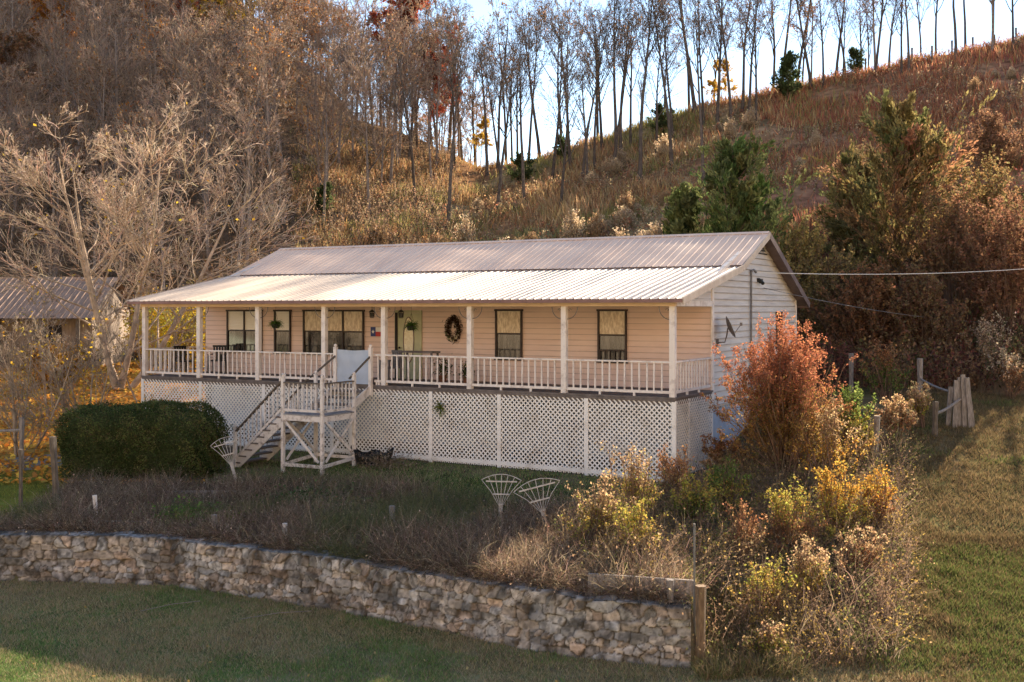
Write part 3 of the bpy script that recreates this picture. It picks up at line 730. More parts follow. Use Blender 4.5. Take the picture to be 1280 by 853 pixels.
# cloth on the gate at the top of the stairs
mb = MB(); V = []; nx_, nz_ = 16, 12
for j in range(nz_ + 1):
    for i in range(nx_ + 1):
        x = S0 + .06 + (S1 - S0 - .12) * i / nx_; z = .02 + 1.0 * j / nz_
        V.append((x, -.12 + .012 * math.sin(i * .9 + j * .3) + .008 * math.sin(j * 1.3), z + .012 * math.cos(i / nx_ * math.pi * 2) * (j == nz_)))
mb.add(V, [(j * 17 + i, j * 17 + i + 1, (j + 1) * 17 + i + 1, (j + 1) * 17 + i) for j in range(nz_) for i in range(nx_)])
mb.add([(v[0], v[1] + .02, v[2]) for v in V], [(j * 17 + i, (j + 1) * 17 + i, (j + 1) * 17 + i + 1, j * 17 + i + 1) for j in range(nz_) for i in range(nx_)])
o = mb.build('gate_cloth', M['cloth'], smooth=True, loc=HO, rz=-TH); tag(o, 'pale blue cloth sheet stretched across the gap at the top of the stairs', 'cloth')

# ------------------------------------------------------------ things on the porch
def at_house(name, X, Y, Z, label, cat, group=None): return empty(name, hw(X, Y, Z), -TH, label, cat, group)
rng = np.random.default_rng(5)
t = at_house('wreath', -8.38, D - .09, 1.62, 'dark oval twig wreath with pale flowers hanging on the porch wall', 'wreath')
mb = MB(); n = 900; a = rng.uniform(0, 2 * np.pi, n); rr = rng.normal(0, .055, (n, 3)) * [1, .6, 1]
Cc = np.stack([.20 * np.cos(a), 0 * a, .32 * np.sin(a)], 1) + rr; tg = np.stack([-np.sin(a), 0 * a, np.cos(a)], 1) + rng.normal(0, .5, (n, 3))
leaves(mb, Cc, .12, pal([(.06, .035, .02), (.09, .05, .03), (.04, .03, .02)], n, rng), rng, .18, axis=tg); mb.build('twig_ring', M['leaf'], t)
mb = MB(); n = 60; a = rng.uniform(np.pi * 1.1, np.pi * 1.95, n); Cc = np.stack([.22 * np.cos(a), -.07 + 0 * a, .34 * np.sin(a)], 1) + rng.normal(0, .03, (n, 3)) * [1, .3, 1]
leaves(mb, Cc, .075, pal([(.7, .62, .5), (.6, .55, .45), (.14, .18, .08)], n, rng), rng, 1.); mb.build('flowers', M['leaf'], t)
def fern(X, Y, Z, label, top):
    t = at_house('hanging_basket', X, Y, Z, label, 'hanging plant', 'ferns in baskets hanging from the porch ceiling')
    mb = MB(); n = 170; a = rng.uniform(0, 2 * np.pi, n); e = rng.uniform(-.1, 1.1, n)
    d = np.stack([np.cos(a) * np.cos(e), np.sin(a) * np.cos(e), np.sin(e)], 1)
    ribbons(mb, np.zeros((n, 3)) + rng.normal(0, .03, (n, 3)), d, rng.uniform(.18, .34, n), .035, 1.6, pal([(.10, .20, .05), (.07, .16, .04), (.14, .24, .07)], n, rng), rng, 4)
    mb.build('fern', M['leaf'], t)
    mb = MB(); mb.tube([(0, 0, -.12), (0, 0, -.06), (0, 0, .02)], [.09, .13, .14], 12); mb.build('pot', M['black'], t)
    mb = MB()
    for s in (0, 2.1, 4.2): mb.tube([(.13 * math.cos(s), .13 * math.sin(s), .02), (0, 0, .42)], .004, 4)
    mb.tube([(0, 0, .42), (0, 0, top)], .004, 4); mb.build('hanger', M['black'], t)
fern(-9.35, 1.9, 1.70, 'green fern in hanging basket just right of the front door', BEAM + .1 - 1.70)
fern(-14.55, 1.6, 1.72, 'green fern in hanging basket in front of the narrow window', BEAM + .1 - 1.72)
for X, Y, lab in ((-10.85, 1.9, 'dark lantern hanging left of the front door beside a post'), (-9.42, 1.45, 'dark lantern hanging above the fern by the front door')):
    t = at_house('lantern', X, Y, 1.98, lab, 'lantern', 'lanterns hanging from the porch ceiling')
    mb = MB(); mb.tube([(0, 0, .24), (0, 0, .2), (0, 0, .16)], [.02, .08, .10], 8); mb.tube([(0, 0, -.02), (0, 0, 0)], [.05, .07], 8)
    for k in range(6): mb.tube([(.07 * math.cos(k), .07 * math.sin(k), 0), (.09 * math.cos(k), .09 * math.sin(k), .17)], .008, 4)
    mb.tube([(0, 0, .24), (0, 0, BEAM + .1 - 1.98)], .008, 5); mb.build('lantern_frame', M['black'], t)
    mb = MB(); mb.tube([(0, 0, .01), (0, 0, .15)], [.055, .07], 8); mb.build('lantern_glass', M['glass'], t)
# star plaque
t = at_house('wall_plaque', -11.28, D - .06, 1.50, 'small red, white and blue plaque with a star on the porch wall', 'plaque')
mb = MB(); mb.box(-.30, -.10, 0, .02, -.15, .15); mb.build('blue_field', M['blue'], t)
mb = MB(); mb.box(-.098, .22, 0, .02, .002, .15); mb.build('white_field', M['pwhite'], t)
mb = MB(); mb.box(-.098, .22, 0, .02, -.15, .0); mb.build('red_field', M['red'], t)
mb = MB(); V = [(-.20 + (.07 if k % 2 == 0 else .028) * math.sin(k * math.pi / 5), -.006, (.07 if k % 2 == 0 else .028) * math.cos(k * math.pi / 5)) for k in range(10)] + [(-.20, -.006, 0)]
mb.add(V, T=[(k, (k + 1) % 10, 10) for k in range(10)]); mb.build('star', M['pwhite'], t)
# porch table
t = at_house('porch_table', -8.55, 1.15, 0, 'narrow dark topped table standing behind the railing right of the door', 'table')
mb = MB(); mb.box(-.62, .62, -.22, .22, .93, .975); mb.build('tabletop', M['deckwood'], t)
for x in (-.55, .55):
    for y in (-.17, .17):
        mb = MB(); mb.box(x - .025, x + .025, y - .025, y + .025, 0, .93); mb.build('leg', M['deckwood'], t)
def chair(X, Y, rz, label, mt='black'):
    t = at_house('porch_chair', X, Y, 0, label, 'chair', 'chairs on the porch'); t.rotation_euler[2] += rz
    mb = MB(); mb.box(-.25, .25, -.25, .25, .42, .46); mb.build('seat', M[mt], t)
    mb = MB()
    for k in range(5): mb.box(-.23 + k * .1, -.17 + k * .1, .24, .27, .46, .95)
    mb.box(-.25, .25, .235, .275, .90, .97); mb.build('backrest', M[mt], t)
    for x in (-.23, .23):
        for y in (-.23, .23):
            mb = MB(); mb.box(x - .02, x + .02, y - .02, y + .02, 0, .42); mb.build('leg', M[mt], t)
        mb = MB(); mb.box(x - .03, x + .03, -.25, .25, .64, .67); mb.box(x - .02, x + .02, -.24, -.2, .46, .64); mb.build('armrest', M[mt], t)
chair(-17.75, 2.2, .4, 'black chair in front of the double window at the left end of the porch')
chair(-18.4, 1.3, 1.4, 'black chair beside the left end railing of the porch')
chair(-9.75, 1.35, -.3, 'grey metal chair behind the railing in front of the green door', 'grey')
for X, Y, s, lab in ((-8.0, 1.6, 1., 'leafy plant in a terracotta pot under the right end of the porch table'), (-7.35, 1.9, .8, 'small leafy potted plant on the porch floor left of the tall window')):
    t = at_house('potted_plant', X, Y, 0, lab, 'potted plant', 'potted plants on the porch floor')
    mb = MB(); mb.tube([(0, 0, 0), (0, 0, .2 * s), (0, 0, .24 * s)], [.09 * s, .13 * s, .14 * s], 12); mb.build('pot', M['terracotta'], t)
    mb = MB(); n = 240; C_ = rng.normal(0, 1, (n, 3)) * [.13 * s, .13 * s, .15 * s] + [0, 0, .46 * s]
    leaves(mb, C_, .08, pal([(.07, .10, .03), (.12, .13, .05), (.05, .07, .03)], n, rng), rng); mb.build('foliage', M['leaf'], t)
# satellite dish
t = at_house('satellite_dish', .02, 3.3, 1.30, 'dark satellite dish on a bent arm at the corner of the gable wall', 'satellite dish')
t.rotation_euler[2] = -TH
mb = MB(); nr_, na_ = 5, 24; V = []
dn = Vector((.75, .35, .35)).normalized(); da = dn.cross(Vector((0, 0, 1))).normalized(); db = dn.cross(da); cc = Vector((.34, -.05, .42))
for sgn in (0, 1):
    for i in range(nr_ + 1):
        r = .02 + .27 * i / nr_
        for k in range(na_):
            a = 2 * math.pi * k / na_; V.append(tuple(cc + da * r * math.cos(a) * .9 + db * r * math.sin(a) * 1.1 + dn * (r * r * .9 - sgn * .015)))
q = [(i * na_ + k, i * na_ + (k + 1) % na_, (i + 1) * na_ + (k + 1) % na_, (i + 1) * na_ + k) for i in range(nr_) for k in range(na_)]
o_ = (nr_ + 1) * na_; q += [(a + o_, d + o_, c_ + o_, b + o_) for a, b, c_, d in q]; q += [(nr_ * na_ + k, nr_ * na_ + (k + 1) % na_, nr_ * na_ + (k + 1) % na_ + o_, nr_ * na_ + k + o_) for k in range(na_)]
mb.add(V, q); mb.build('dish', M['dish'], t, smooth=True)
mb = MB(); mb.tube([(0, 0, 0), (.22, 0, 0.02), (.28, -.02, .2), tuple(cc - dn * .02)], .02, 8); mb.box(0, .02, -.08, .08, -.1, .1); mb.build('mount_arm', M['dish'], t)
mb = MB(); e_ = cc + dn * .38 + Vector((0, 0, -.05)); mb.tube([tuple(cc - db * -.25 + dn * .02), tuple(e_)], .01, 6); mb.box(e_.x - .03, e_.x + .03, e_.y - .03, e_.y + .03, e_.z - .04, e_.z + .05); mb.build('feed_arm', M['grey'], t)

# black plastic beside the stairs
p = hw(-8.72, -1.05); z = float(H(p.x, p.y)); rng = np.random.default_rng(8)
t = empty('plastic_tub', (p.x, p.y, z), -.35, 'crumpled black plastic tub lying on the grass beside the stair landing', 'tub')
mb = MB(); V = []; a = np.linspace(0, 2 * np.pi, 28, endpoint=False)
prof = [(.45, .02), (.8, .04), (.98, .20), (1.05, .34), (.98, .345), (.9, .2), (.7, .08), (.1, .07)]
for r, zz in prof:
    for k, tt in enumerate(a):
        V.append((r * .62 * math.cos(tt) * (1 + .12 * math.sin(3 * tt)), r * .33 * math.sin(tt) * (1 + .1 * math.cos(2 * tt)), zz * (1 + .35 * math.cos(tt) ** 2 + .2 * math.sin(5 * tt))))
mb.add(V, [(i * 28 + k, i * 28 + (k + 1) % 28, (i + 1) * 28 + (k + 1) % 28, (i + 1) * 28 + k) for i in range(len(prof) - 1) for k in range(28)]); mb.build('tub_shell', M['tarp'], t, smooth=True)

# ------------------------------------------------------------ fan trellises
def trellis(px, Z, label, w_, h, tilt, rz, lean=0):
    p = P3(px, Z); t = empty('fan_trellis', p, rz, label, 'trellis', 'white fan shaped garden trellises'); t.rotation_euler = (tilt, lean, rz)
    top = []
    for k in range(7):
        f = k / 6 - .5; mb = MB()
        x1 = f * w_; z1 = h - abs(f) ** 2 * .55 * (w_ / .9)
        P = [(f * .06, 0, -.15), (f * .07, 0, h * .42), (f * w_ * .55, 0, h * .70), (x1, 0, z1)]
        mb.tube(P, .0075, 5); mb.build('slat', M['trellis'], t); top.append((x1, 0, z1))
    for f, ww in ((.875, .80), (.64, .42), (.45, .12)):
        mb = MB(); mb.bar((-ww * w_ / 2, -.014, h * f), (ww * w_ / 2, -.014, h * f), .012, .03); mb.build('crossbar', M['trellis'], t)
    mb = MB(); mb.tube([(w_ / 2 * 1.03 * math.sin(a), -.0, h + .01 - .55 * (w_ / .9) * (math.sin(a) / 2) ** 2) for a in np.linspace(-math.pi / 2, math.pi / 2, 15)], .009, 5); mb.build('top_arc', M['trellis'], t)
trellis(625, 23.5, 'left of the two white fan trellises standing in the dead weeds', .84, 1.15, -.08, .12, .04)
trellis(685, 22.8, 'right of the two white fan trellises, leaning in the dead weeds', .98, 1.18, -.05, .18, -.22)
trellis(296, 29.2, 'white fan trellis leaning at the foot of the stairs beside the hedge', .78, 1.25, -.05, .1, -.28)

# ------------------------------------------------------------ power lines
def wire(name, a, b, sag, label, r=.012):
    a = Vector(a); b = Vector(b); P = []
    for k in range(25):
        f = k / 24; p = a.lerp(b, f); p.z -= sag * 4 * f * (1 - f); P.append(p - a)
    mb = MB(); mb.tube([tuple(q) for q in P], r, 5); o = mb.build(name, M['grey'] if r < .011 else M['pwhite'], loc=a); tag(o, label, 'wire', 'overhead wires at the right')
a = hw(.14, 6.62, 3.36); wire('power_line', a, (36, 52, 9.6), .7, 'pale overhead service wire running from the gable to the right')
wire('phone_line', hw(.15, 7.4, 2.9), (36, 60, 6.2), 1.1, 'thin lower wire sagging right from the gable', .010)

# ------------------------------------------------------------ barn at the far left
bp = Vector((-29.5, 58.0, float(H(-29.5, 58)))); barn = empty('barn', bp, R_(4), 'long low barn with brown metal roof behind the bare trees at far left', 'barn')
bl, bd_, eh, rh_ = 17., 7., 3.1, 4.7
mb = MB(); x0, x1 = -bl / 2, bl / 2
mb.box(x0 + .3, x1 - .3, -bd_ / 2 + .05, -bd_ / 2 + .2, -.5, eh); mb.box(x0 + .3, x1 - .3, bd_ / 2 - .2, bd_ / 2 - .05, -.5, eh)
for xx in (x0 + .3, x1 - .45):
    mb.box(xx, xx + .15, -bd_ / 2 + .2, bd_ / 2 - .2, -.5, eh); mb.add([(xx + .07, -bd_ / 2 + .2, eh), (xx + .07, bd_ / 2 - .2, eh), (xx + .07, 0, rh_ - .1)], T=[(0, 1, 2)])
mb.build('wall', M['barnwall'], barn)
mb = ribbed(x0, x1, -bd_ / 2 - 1.2, eh - .55, 0, rh_, pitch=.3); mb.add([(x0, 0, rh_), (x1, 0, rh_), (x1, bd_ / 2 + .4, eh - .1), (x0, bd_ / 2 + .4, eh - .1)], [(0, 1, 2, 3)]); mb.build('roof', M['barnroof'], barn)
for k, xx in enumerate((-5, -1.5, 2.5, 6)):
    mb = MB(); mb.box(xx - .7, xx + .7, -bd_ / 2 + .0, -bd_ / 2 + .048, 0, 2.2); d_ = mb.build('barn_door', M['dark'], barn)
for xx in (-7.8, -4, 0, 4, 7.8):
    mb = MB(); mb.box(xx - .08, xx + .08, -bd_ / 2 - 1.0, -bd_ / 2 - .85, -.5, eh - .5); mb.build('post', M['oldwood'], barn)

# ------------------------------------------------------------ fences, posts, planks
def post(px, Z, h, r, label, mt='greywood', lean=(0, 0), group=None, sq=True, name='fence_post'):
    p = P3(px, Z); mb = MB(); n = 8
    P = [(lean[0] * f, lean[1] * f, -.2 + (h + .2) * f) for f in np.linspace(0, 1, 5)]
    mb.tube(P, [r * (1 + .12 * math.sin(k * 2.1)) for k in range(5)], 6 if sq else 9)
    o = mb.build(name, M[mt], loc=p); tag(o, label, 'fence post', group); return o
gl = 'old wooden posts along the right fence line'
post(876, 17.85, 1.32, .085, 'tan squared post standing against the right end of the stone wall', 'tanwood', (.0, 0))
post(868, 17.95, 1.75, .018, 'thin metal stake sticking up behind the tan post at the wall end', 'grey', name='stake')
post(1094, 28.3, 1.2, .075, 'weathered post half hidden in the brush right of the orange bush', lean=(.05, 0), group=gl)
post(1064, 37.5, 1.5, .08, 'tall grey post close behind the orange bush', group=gl)
post(1150, 35.0, 1.5, .09, 'grey upright post standing alone against the dark hillside brush', group=gl)
post(1168, 30.6, .95, .08, 'short dark post left of the leaning plank cluster', 'oldwood', (.04, 0), group=gl)
# cluster of leaning planks
t = empty('plank_corner', P3(1200, 31.6), 0, 'cluster of tall silver grey planks leaning together at the fence corner', 'fence')
for k, (dx, dy, lx, h) in enumerate(((-.32, .1, .10, 1.15), (-.18, -.05, .06, 1.35), (0, .06, .02, 1.42), (.14, 0, -.06, 1.5), (.30, -.05, -.12, 1.42), (.42, .1, -.18, 1.3))):
    mb = MB(); mb.bar((dx, dy, -.1), (dx + lx, dy, h), .13, .05, up=(0, 1, 0)); mb.build('plank', M['greywood'], t)
def rail(px0, Z0, h0, px1, Z1, h1, r, label, mt='greywood', cat='rail', group=None, name='fence_rail'):
    a = P3(px0, Z0, h0); b = P3(px1, Z1, h1); mb = MB(); d = b - a
    P = [d * f + Vector((0, 0, -.05 * math.sin(math.pi * f))) for f in np.linspace(0, 1, 6)]
    mb.tube([tuple(q) for q in P], r, 6); o = mb.build(name, M[mt], loc=a); tag(o, label, cat, group); return o
rail(1168, 30.6, .6, 1200, 31.6, .8, .04, 'short pole rail running from the short post to the leaning planks')
rail(1150, 35.0, .85, 1192, 31.8, .95, .035, 'thin grey rail sloping from the lone post to the leaning planks')
post(72, 26.5, 1.7, .085, 'tall dark post at the left end of the hedge', 'oldwood', (-.12, 0))
post(26, 26.5, 1.4, .05, 'thin post at the far left edge of the terrace', 'oldwood', (0, 0))
post(27, 31, 1.5, .07, 'grey gatepost beside the driveway at the far left', 'greywood')
rail(-40, 31.3, 1.15, 27, 31, 1.15, .045, 'horizontal grey rail by the driveway at the far left')
post(121, 25.0, .62, .05, 'short pale stake in the weeds in front of the hedge', 'weathered', (-.05, 0), name='stake')
post(268, 23.9, .42, .06, 'low grey stump post behind the left part of the stone wall', 'greywood', name='stake')
post(356, 23.0, .40, .05, 'low pale stake behind the stone wall below the stairs', 'weathered', name='stake')
post(490, 23.6, .55, .06, 'short broken post in the middle of the dead weeds', 'greywood', name='stake')
def plank(px0, Z0, px1, Z1, h, label, dz=0., mt='greywood'):
    a = P3(px0, Z0, dz + h / 2); b = P3(px1, Z1, dz + h / 2); mb = MB(); mb.bar((0, 0, 0), tuple(b - a), .05, h); o = mb.build('plank', M[mt], loc=a); tag(o, label, 'plank')
plank(140, 27.3, 300, 27.2, .2, 'long low plank edging the bed below the hedge')
plank(60, 24.6, 190, 24.5, .18, 'low board edging the weed bed behind the far left part of the wall')
plank(215, 24.4, 320, 23.5, .18, 'mossy low board behind the wall between two stakes', mt='oldwood')
plank(735, 18.75, 868, 18.3, .42, 'grey plank on edge behind the right end of the stone wall')
post(838, 18.2, .45, .06, 'short grey block post behind the plank at the wall end', 'greywood', name='stake')
# dead stick poles lying on the lawn
for k, (a_, b_, lab) in enumerate((((175, 21.0), (250, 21.6), 'left thin dry stick lying on the front lawn'), ((300, 20.3), (390, 20.9), 'right thin dry stick lying on the front lawn'))):
    A = P3(*a_, .06); B = P3(*b_, .08); mb = MB(); mb.tube([(0, 0, 0), tuple((B - A) * .5 + Vector((0, .1, .01))), tuple(B - A)], .008, 5); o = mb.build('stick', M['greywood'], loc=A); tag(o, lab, 'stick')

# ------------------------------------------------------------ trees
BARK_G = np.array([.24, .20, .175]); BARK_T = np.array([.42, .33, .25])
def bare_tree(seed, h, bark, twig, narrow=.5, clear=.4, n1=14, n2=6, n3=6, n4=3, leafc=None, leafn=0, lsize=.16, r0=None, tw=.014, multi=1):
    rng = np.random.default_rng(seed); tr = MB(); cr = MB()
    r0 = r0 or h * .0095
    k = 8; out = []; p = np.zeros((multi, 3)); p[:, :2] = rng.normal(0, .1 * (multi > 1), (multi, 2)); p[:, 2] = -.4
    d = nrm(np.concatenate([rng.normal(0, .05 if multi == 1 else .38, (multi, 2)), np.ones((multi, 1))], 1))
    for i in range(k):
        out.append(p); p = p + d * ((h * .92 + .4) / (k - 1)) * (rng.uniform(.85, 1.0, (multi, 1)) if multi > 1 else 1); d = nrm(d + rng.normal(0, .035, (multi, 3)) + [0, 0, .12])
    P = np.stack(out, 1); Rr = np.array([1.35, 1, .88, .76, .62, .48, .32, .12])[None] * r0 * np.ones((multi, 1))
    bc = lambda n: np.clip(bark * (1 + rng.normal(0, .12, (n, 1))), 0, 1); tcf = lambda n: np.clip(twig * (1 + rng.normal(0, .2, (n, 1))) * (1 + rng.normal(0, .04, (n, 3))), 0, 1)
    tubes(tr, P, Rr, 8, bc(multi))
    P1, R1 = sprout(P, Rr, n1, clear, .97, 52 * (1 - narrow * .5), .50 * (1.15 - narrow * .55), 6, .10 + .22 * narrow, .10, rng, .5, .25, .55)
    tubes(tr, P1, R1, 5, bc(len(P1)))
    P2, R2 = sprout(P1, R1, n2, .25, .97, 42, .52, 5, .10, .13, rng, .6, .3)
    tubes(cr, P2, np.maximum(R2, tw), 3, tcf(len(P2)))
    P3_, R3 = sprout(P2, R2, n3, .2, 1., 38, .52, 4, .08, .16, rng, .6, .3)
    tubes(cr, P3_, np.maximum(R3, tw * .8), 3, tcf(len(P3_)))
    if n4:
        P4, R4 = sprout(P3_, R3, n4, .3, 1., 35, .6, 3, .06, .2, rng)
        D4 = P4[:, -1] - P4[:, 0]; ribbons(cr, P4[:, 0], D4, np.linalg.norm(D4, axis=1), tw * 1.3, 0., tcf(len(P4)), rng, 2, .15, .4)
        ends = P4.reshape(-1, 3)
    else: ends = P3_.reshape(-1, 3)
    if leafn:
        c = ends[rng.integers(0, len(ends), leafn)] + rng.normal(0, .12, (leafn, 3)); leaves(cr, c, rng.uniform(.6, 1.3, leafn) * lsize, pal(leafc, leafn, rng, .2), rng, .7)
    return tr, cr
def make_tree(name, tc, label, cat='tree', group=None, loc=(0, 0, 0), rz=0, s=1.):
    t = empty(name, loc, rz, label, cat, group); t.scale = (s, s, s)
    tc[0].build('trunk', M['bark'], t, smooth=True); tc[1].build('crown', M['leaf'] if len(tc) < 3 else tc[2], t); return t
TW_G = np.array([.29, .245, .21]); TW_T = np.array([.43, .35, .28]); TW_R = np.array([.34, .20, .15])
OR = [(.42, .17, .04), (.34, .12, .04), (.50, .25, .05)]; YE = [(.62, .42, .05), (.55, .33, .04), (.48, .36, .08)]; RD = [(.34, .09, .05), (.28, .07, .04)]; BR = [(.24, .13, .07), (.30, .17, .09), (.20, .12, .07)]
ridge_protos = [make_tree('bare_tree', bare_tree(100 + i, h, BARK_G * .45, TW_G * f * .85, nar, cl, 13, 6, 5, 2, BR, ln, .2, tw=.016), 'x') for i, (h, nar, cl, f, ln) in enumerate(((17, .7, .38, .85, 350), (19, .7, .45, .8, 0), (16, .5, .35, .9, 600), (18, .8, .5, .8, 200), (14, .55, .3, .9, 0), (17, .4, .4, .85, 300)))]
wood_protos = [make_tree('bare_tree', bare_tree(200 + i, h, BARK_G * 1.0, TW_G * f * .85 * np.array([1.06, .97, .9]), nar, cl, 17, 6, 6, 3, lc, ln, .2, tw=.019), 'x') for i, (h, nar, cl, f, lc, ln) in enumerate(((13, .3, .35, 1.5, BR, 200), (12, .15, .3, 1.35, BR, 0), (14, .35, .4, 1.6, BR, 100), (11, .2, .25, 1.4, OR, 450), (13, .3, .35, 1.2, BR, 500)))]
leafy = {k: make_tree('autumn_tree', bare_tree(300 + i, 13, BARK_G * .8, TW_G * .8, .35, .25, 14, 6, 5, 2, c, 15000, .22, tw=.018), 'x') for i, (k, c) in enumerate((('o', OR), ('y', YE), ('r', RD), ('b', BR)))}
def put(proto, name, px, Z, s, label, cat, group, rng, x=None):
    o = copy_tree(proto); xx = (px - 640) / F * Z if x is None else x
    o.name = name; o.location = (xx, Z, float(H(xx, Z)) - .1); o.rotation_euler = (rng.normal(0, .03), rng.normal(0, .03), rng.uniform(0, 6.28)); q = s * rng.uniform(.92, 1.08); o.scale = (q, q, s * rng.uniform(.95, 1.1))
    tag(o, label, cat)
    if group: o['group'] = group
    return o
rng = np.random.default_rng(77)
# along the ridge
g1 = 'bare trees standing along the ridge'
px = 476
while px < 1320:
    u = (px - 640) / F; rd = float(np.interp(u, RU, RZD))
    dz = rng.uniform(-16, 6) if px < 960 else rng.uniform(-5, 5)
    dens = 10.5 if px < 780 else (14 if px < 1150 else 24)
    k = rng.integers(0, 6)
    put(ridge_protos[k], 'bare_tree', px, rd + dz, rng.uniform(.68, 1.02) * (1 if px < 980 else .88), 'tall bare grey tree in the line along the skyline ridge', 'tree', g1, rng)
    px += rng.uniform(.4, 1.5) * dens
for pxx, dz, lab in ((880, -24, 'bare tree on the open slope just left of the large green cedar'), (840, -20, 'bare tree on the slope above the small cedar behind the roof'), (800, -22, 'bare tree on the slope above the right half of the roof ridge'), (735, -20, 'bare tree on the slope above the middle of the roof ridge'), (700, -26, 'lower bare tree on the slope above the middle of the roof'),
                (655, -22, 'bare tree on the slope just below the small middle cedar'), (620, -26, 'bare tree on the slope below the yellow ridge tree'), (560, -32, 'bare tree at the edge where the wood meets the open slope'), (520, -28, 'bare tree at the right edge of the wood below the red tree')):
    rd = float(np.interp((pxx - 640) / F, RU, RZD)); put(ridge_protos[rng.integers(0, 6)], 'bare_tree', pxx, rd + dz, rng.uniform(.7, .95), lab, 'tree', 'bare trees on the slope below the ridge', rng)
for pxx, k, s_, lab in ((1095, 0, .95, 'broad forked bare tree on the skyline near the upper right'), (1015, 3, .9, 'rounded bare tree on the skyline above the gable end'), (1240, 2, .85, 'bare tree on the skyline close to the upper right corner')):
    put(wood_protos[k], 'bare_tree', pxx, float(np.interp((pxx - 640) / F, RU, RZD)) - 2, s_, lab, 'tree', None, rng)
# wood on the left hillside
g2 = 'bare grey trees of the wood on the left hillside'
cnt = 0
for j in range(15):
    Z = 70 + j * 5.6
    x0 = -.62 * Z; x1 = float(np.interp(Z, [70, 85, 100, 122, 150], [-16.5, -11.5, -4.5, -3.5, -8]))
    x = x0 + rng.uniform(0, 4)
    while x < x1:
        k = rng.choice([0, 1, 2, 3, 4], p=[.3, .25, .25, .08, .12])
        put(wood_protos[k], 'bare_tree', 0, Z + rng.uniform(-2, 2), rng.uniform(.75, 1.1), 'bare grey brown tree among many on the wooded left hillside', 'tree', g2, rng, x=x)
        x += rng.uniform(2.6, 5.2); cnt += 1
for pxx, Z, k, s, lab in ((290, 113, 'y', 1.05, 'yellow leaved tree high on the left hillside'), (215, 118, 'o', 1.1, 'orange leaved tree at the top edge left of the yellow one'), (375, 117, 'o', 1.0, 'orange leaved tree near the top of the wooded hill'), (512, 110, 'r', 1.15, 'tree with red brown leaves standing out on the skyline'),
                          (548, 108, 'r', .8, 'smaller russet tree just right of the red skyline tree'), (255, 114, 'r', .95, 'dark red leaved tree beside the yellow one on the hill'), (60, 112, 'o', .9, 'orange leaved tree at the far upper left'), (600, 112, 'y', .38, 'small yellow leaved tree among the bare ridge trunks'), (905, 108, 'y', .42, 'small yellow green tree on the ridge between dark trunks'),
                          (30, 100, 'b', .8, 'brown leaved tree on the far left slope'), (110, 84, 'b', .6, 'low brown leaved tree behind the big pale tree')):
    put(leafy[k], 'autumn_tree', pxx, Z, s, lab, 'tree', None, rng)
for p_ in ridge_protos + wood_protos: drop(p_)
# big pale bare tree at the left, in front of the barn
t = make_tree('bare_tree', bare_tree(401, 12.8, BARK_T, TW_T * 1.25, .0, .14, 15, 8, 7, 3, YE, 120, .14, r0=.115, tw=.011, multi=4), 'large spreading bare tree with pale tan branches left of the house', loc=P3(150, 46, -.1), rz=.5)
t.scale = (1.15, 1.1, .9)
for pxx, Z, h, sd_, lab in ((108, 33.5, 4.6, 411, 'small bare many stemmed tree with a few yellow leaves above the hedge'), (22, 33, 4.4, 412, 'small bare many stemmed tree at the far left edge'), (60, 41, 5.2, 413, 'slender bare tree in front of the barn'), (185, 43, 5.0, 414, 'bare young tree just left of the porch corner')):
    make_tree('small_tree', bare_tree(sd_, h, BARK_T * .85, TW_T * .85, .35, .1, 9, 6, 5, 3, YE, 130, .10, r0=.04, tw=.007, multi=4), lab, loc=P3(pxx, Z, -.05))
# yellow foliage left, seen past the porch
def blob_tree(seed, h, w_, cols, n, size, clumps=60, base=.15):
    rng = np.random.default_rng(seed); cr = MB(); tr = MB()
    c0 = rng.normal(0, 1, (clumps, 3)); c0 = nrm(c0) * rng.uniform(.3, 1, (clumps, 1)) ** .6 * [w_ / 2, w_ / 2, h * (1 - base) / 2] + [0, 0, h * (base + (1 - base) / 2)]
    k = rng.integers(0, clumps, n); c = c0[k] + rng.normal(0, 1, (n, 3)) * w_ * .075
    cc = np.repeat(pal(cols, clumps, rng, .25), 1, 0)[k] * (1 + rng.normal(0, .15, (n, 1)))
    leaves(cr, c, rng.uniform(.6, 1.3, n) * size, np.clip(cc, 0, 1), rng, .7)
    B = np.zeros((clumps, 3)) + rng.normal(0, .08, (clumps, 3)) * [1, 1, 0]
    P = np.stack([B, B * .4 + c0 * .6 * [.7, .7, .75], c0], 1); tubes(tr, P, np.tile([.035, .022, .008], (clumps, 1)) * (h / 4), 4, pal([(.16, .12, .09)], clumps, rng))
    return tr, cr
for pxx, Z, h, w_, c, lab in ((222, 52, 3.4, 4.2, [(.70, .50, .06), (.60, .44, .05), (.66, .55, .12)], 'bright yellow leafy shrub seen through the left end of the porch'), (196, 56, 4.0, 3.2, [(.55, .30, .07), (.40, .22, .08), (.6, .38, .08)], 'orange leafy shrub behind the left porch corner'), (250, 60, 4.6, 3.2, [(.5, .34, .08), (.36, .22, .09)], 'tall golden shrub behind the left end of the house'),
                              (300, 62, 4.8, 3.0, [(.5, .33, .05), (.3, .2, .08), (.28, .2, .1)], 'golden leaved shrub rising just above the left roof corner'), (70, 47, 1.6, 2.6, [(.55, .33, .05), (.4, .2, .05)], 'low golden shrub in front of the barn')):
    make_tree('autumn_shrub', blob_tree(int(pxx), h, w_, c, 5200, .15), lab, cat='shrub', loc=P3(pxx, Z, -.05))

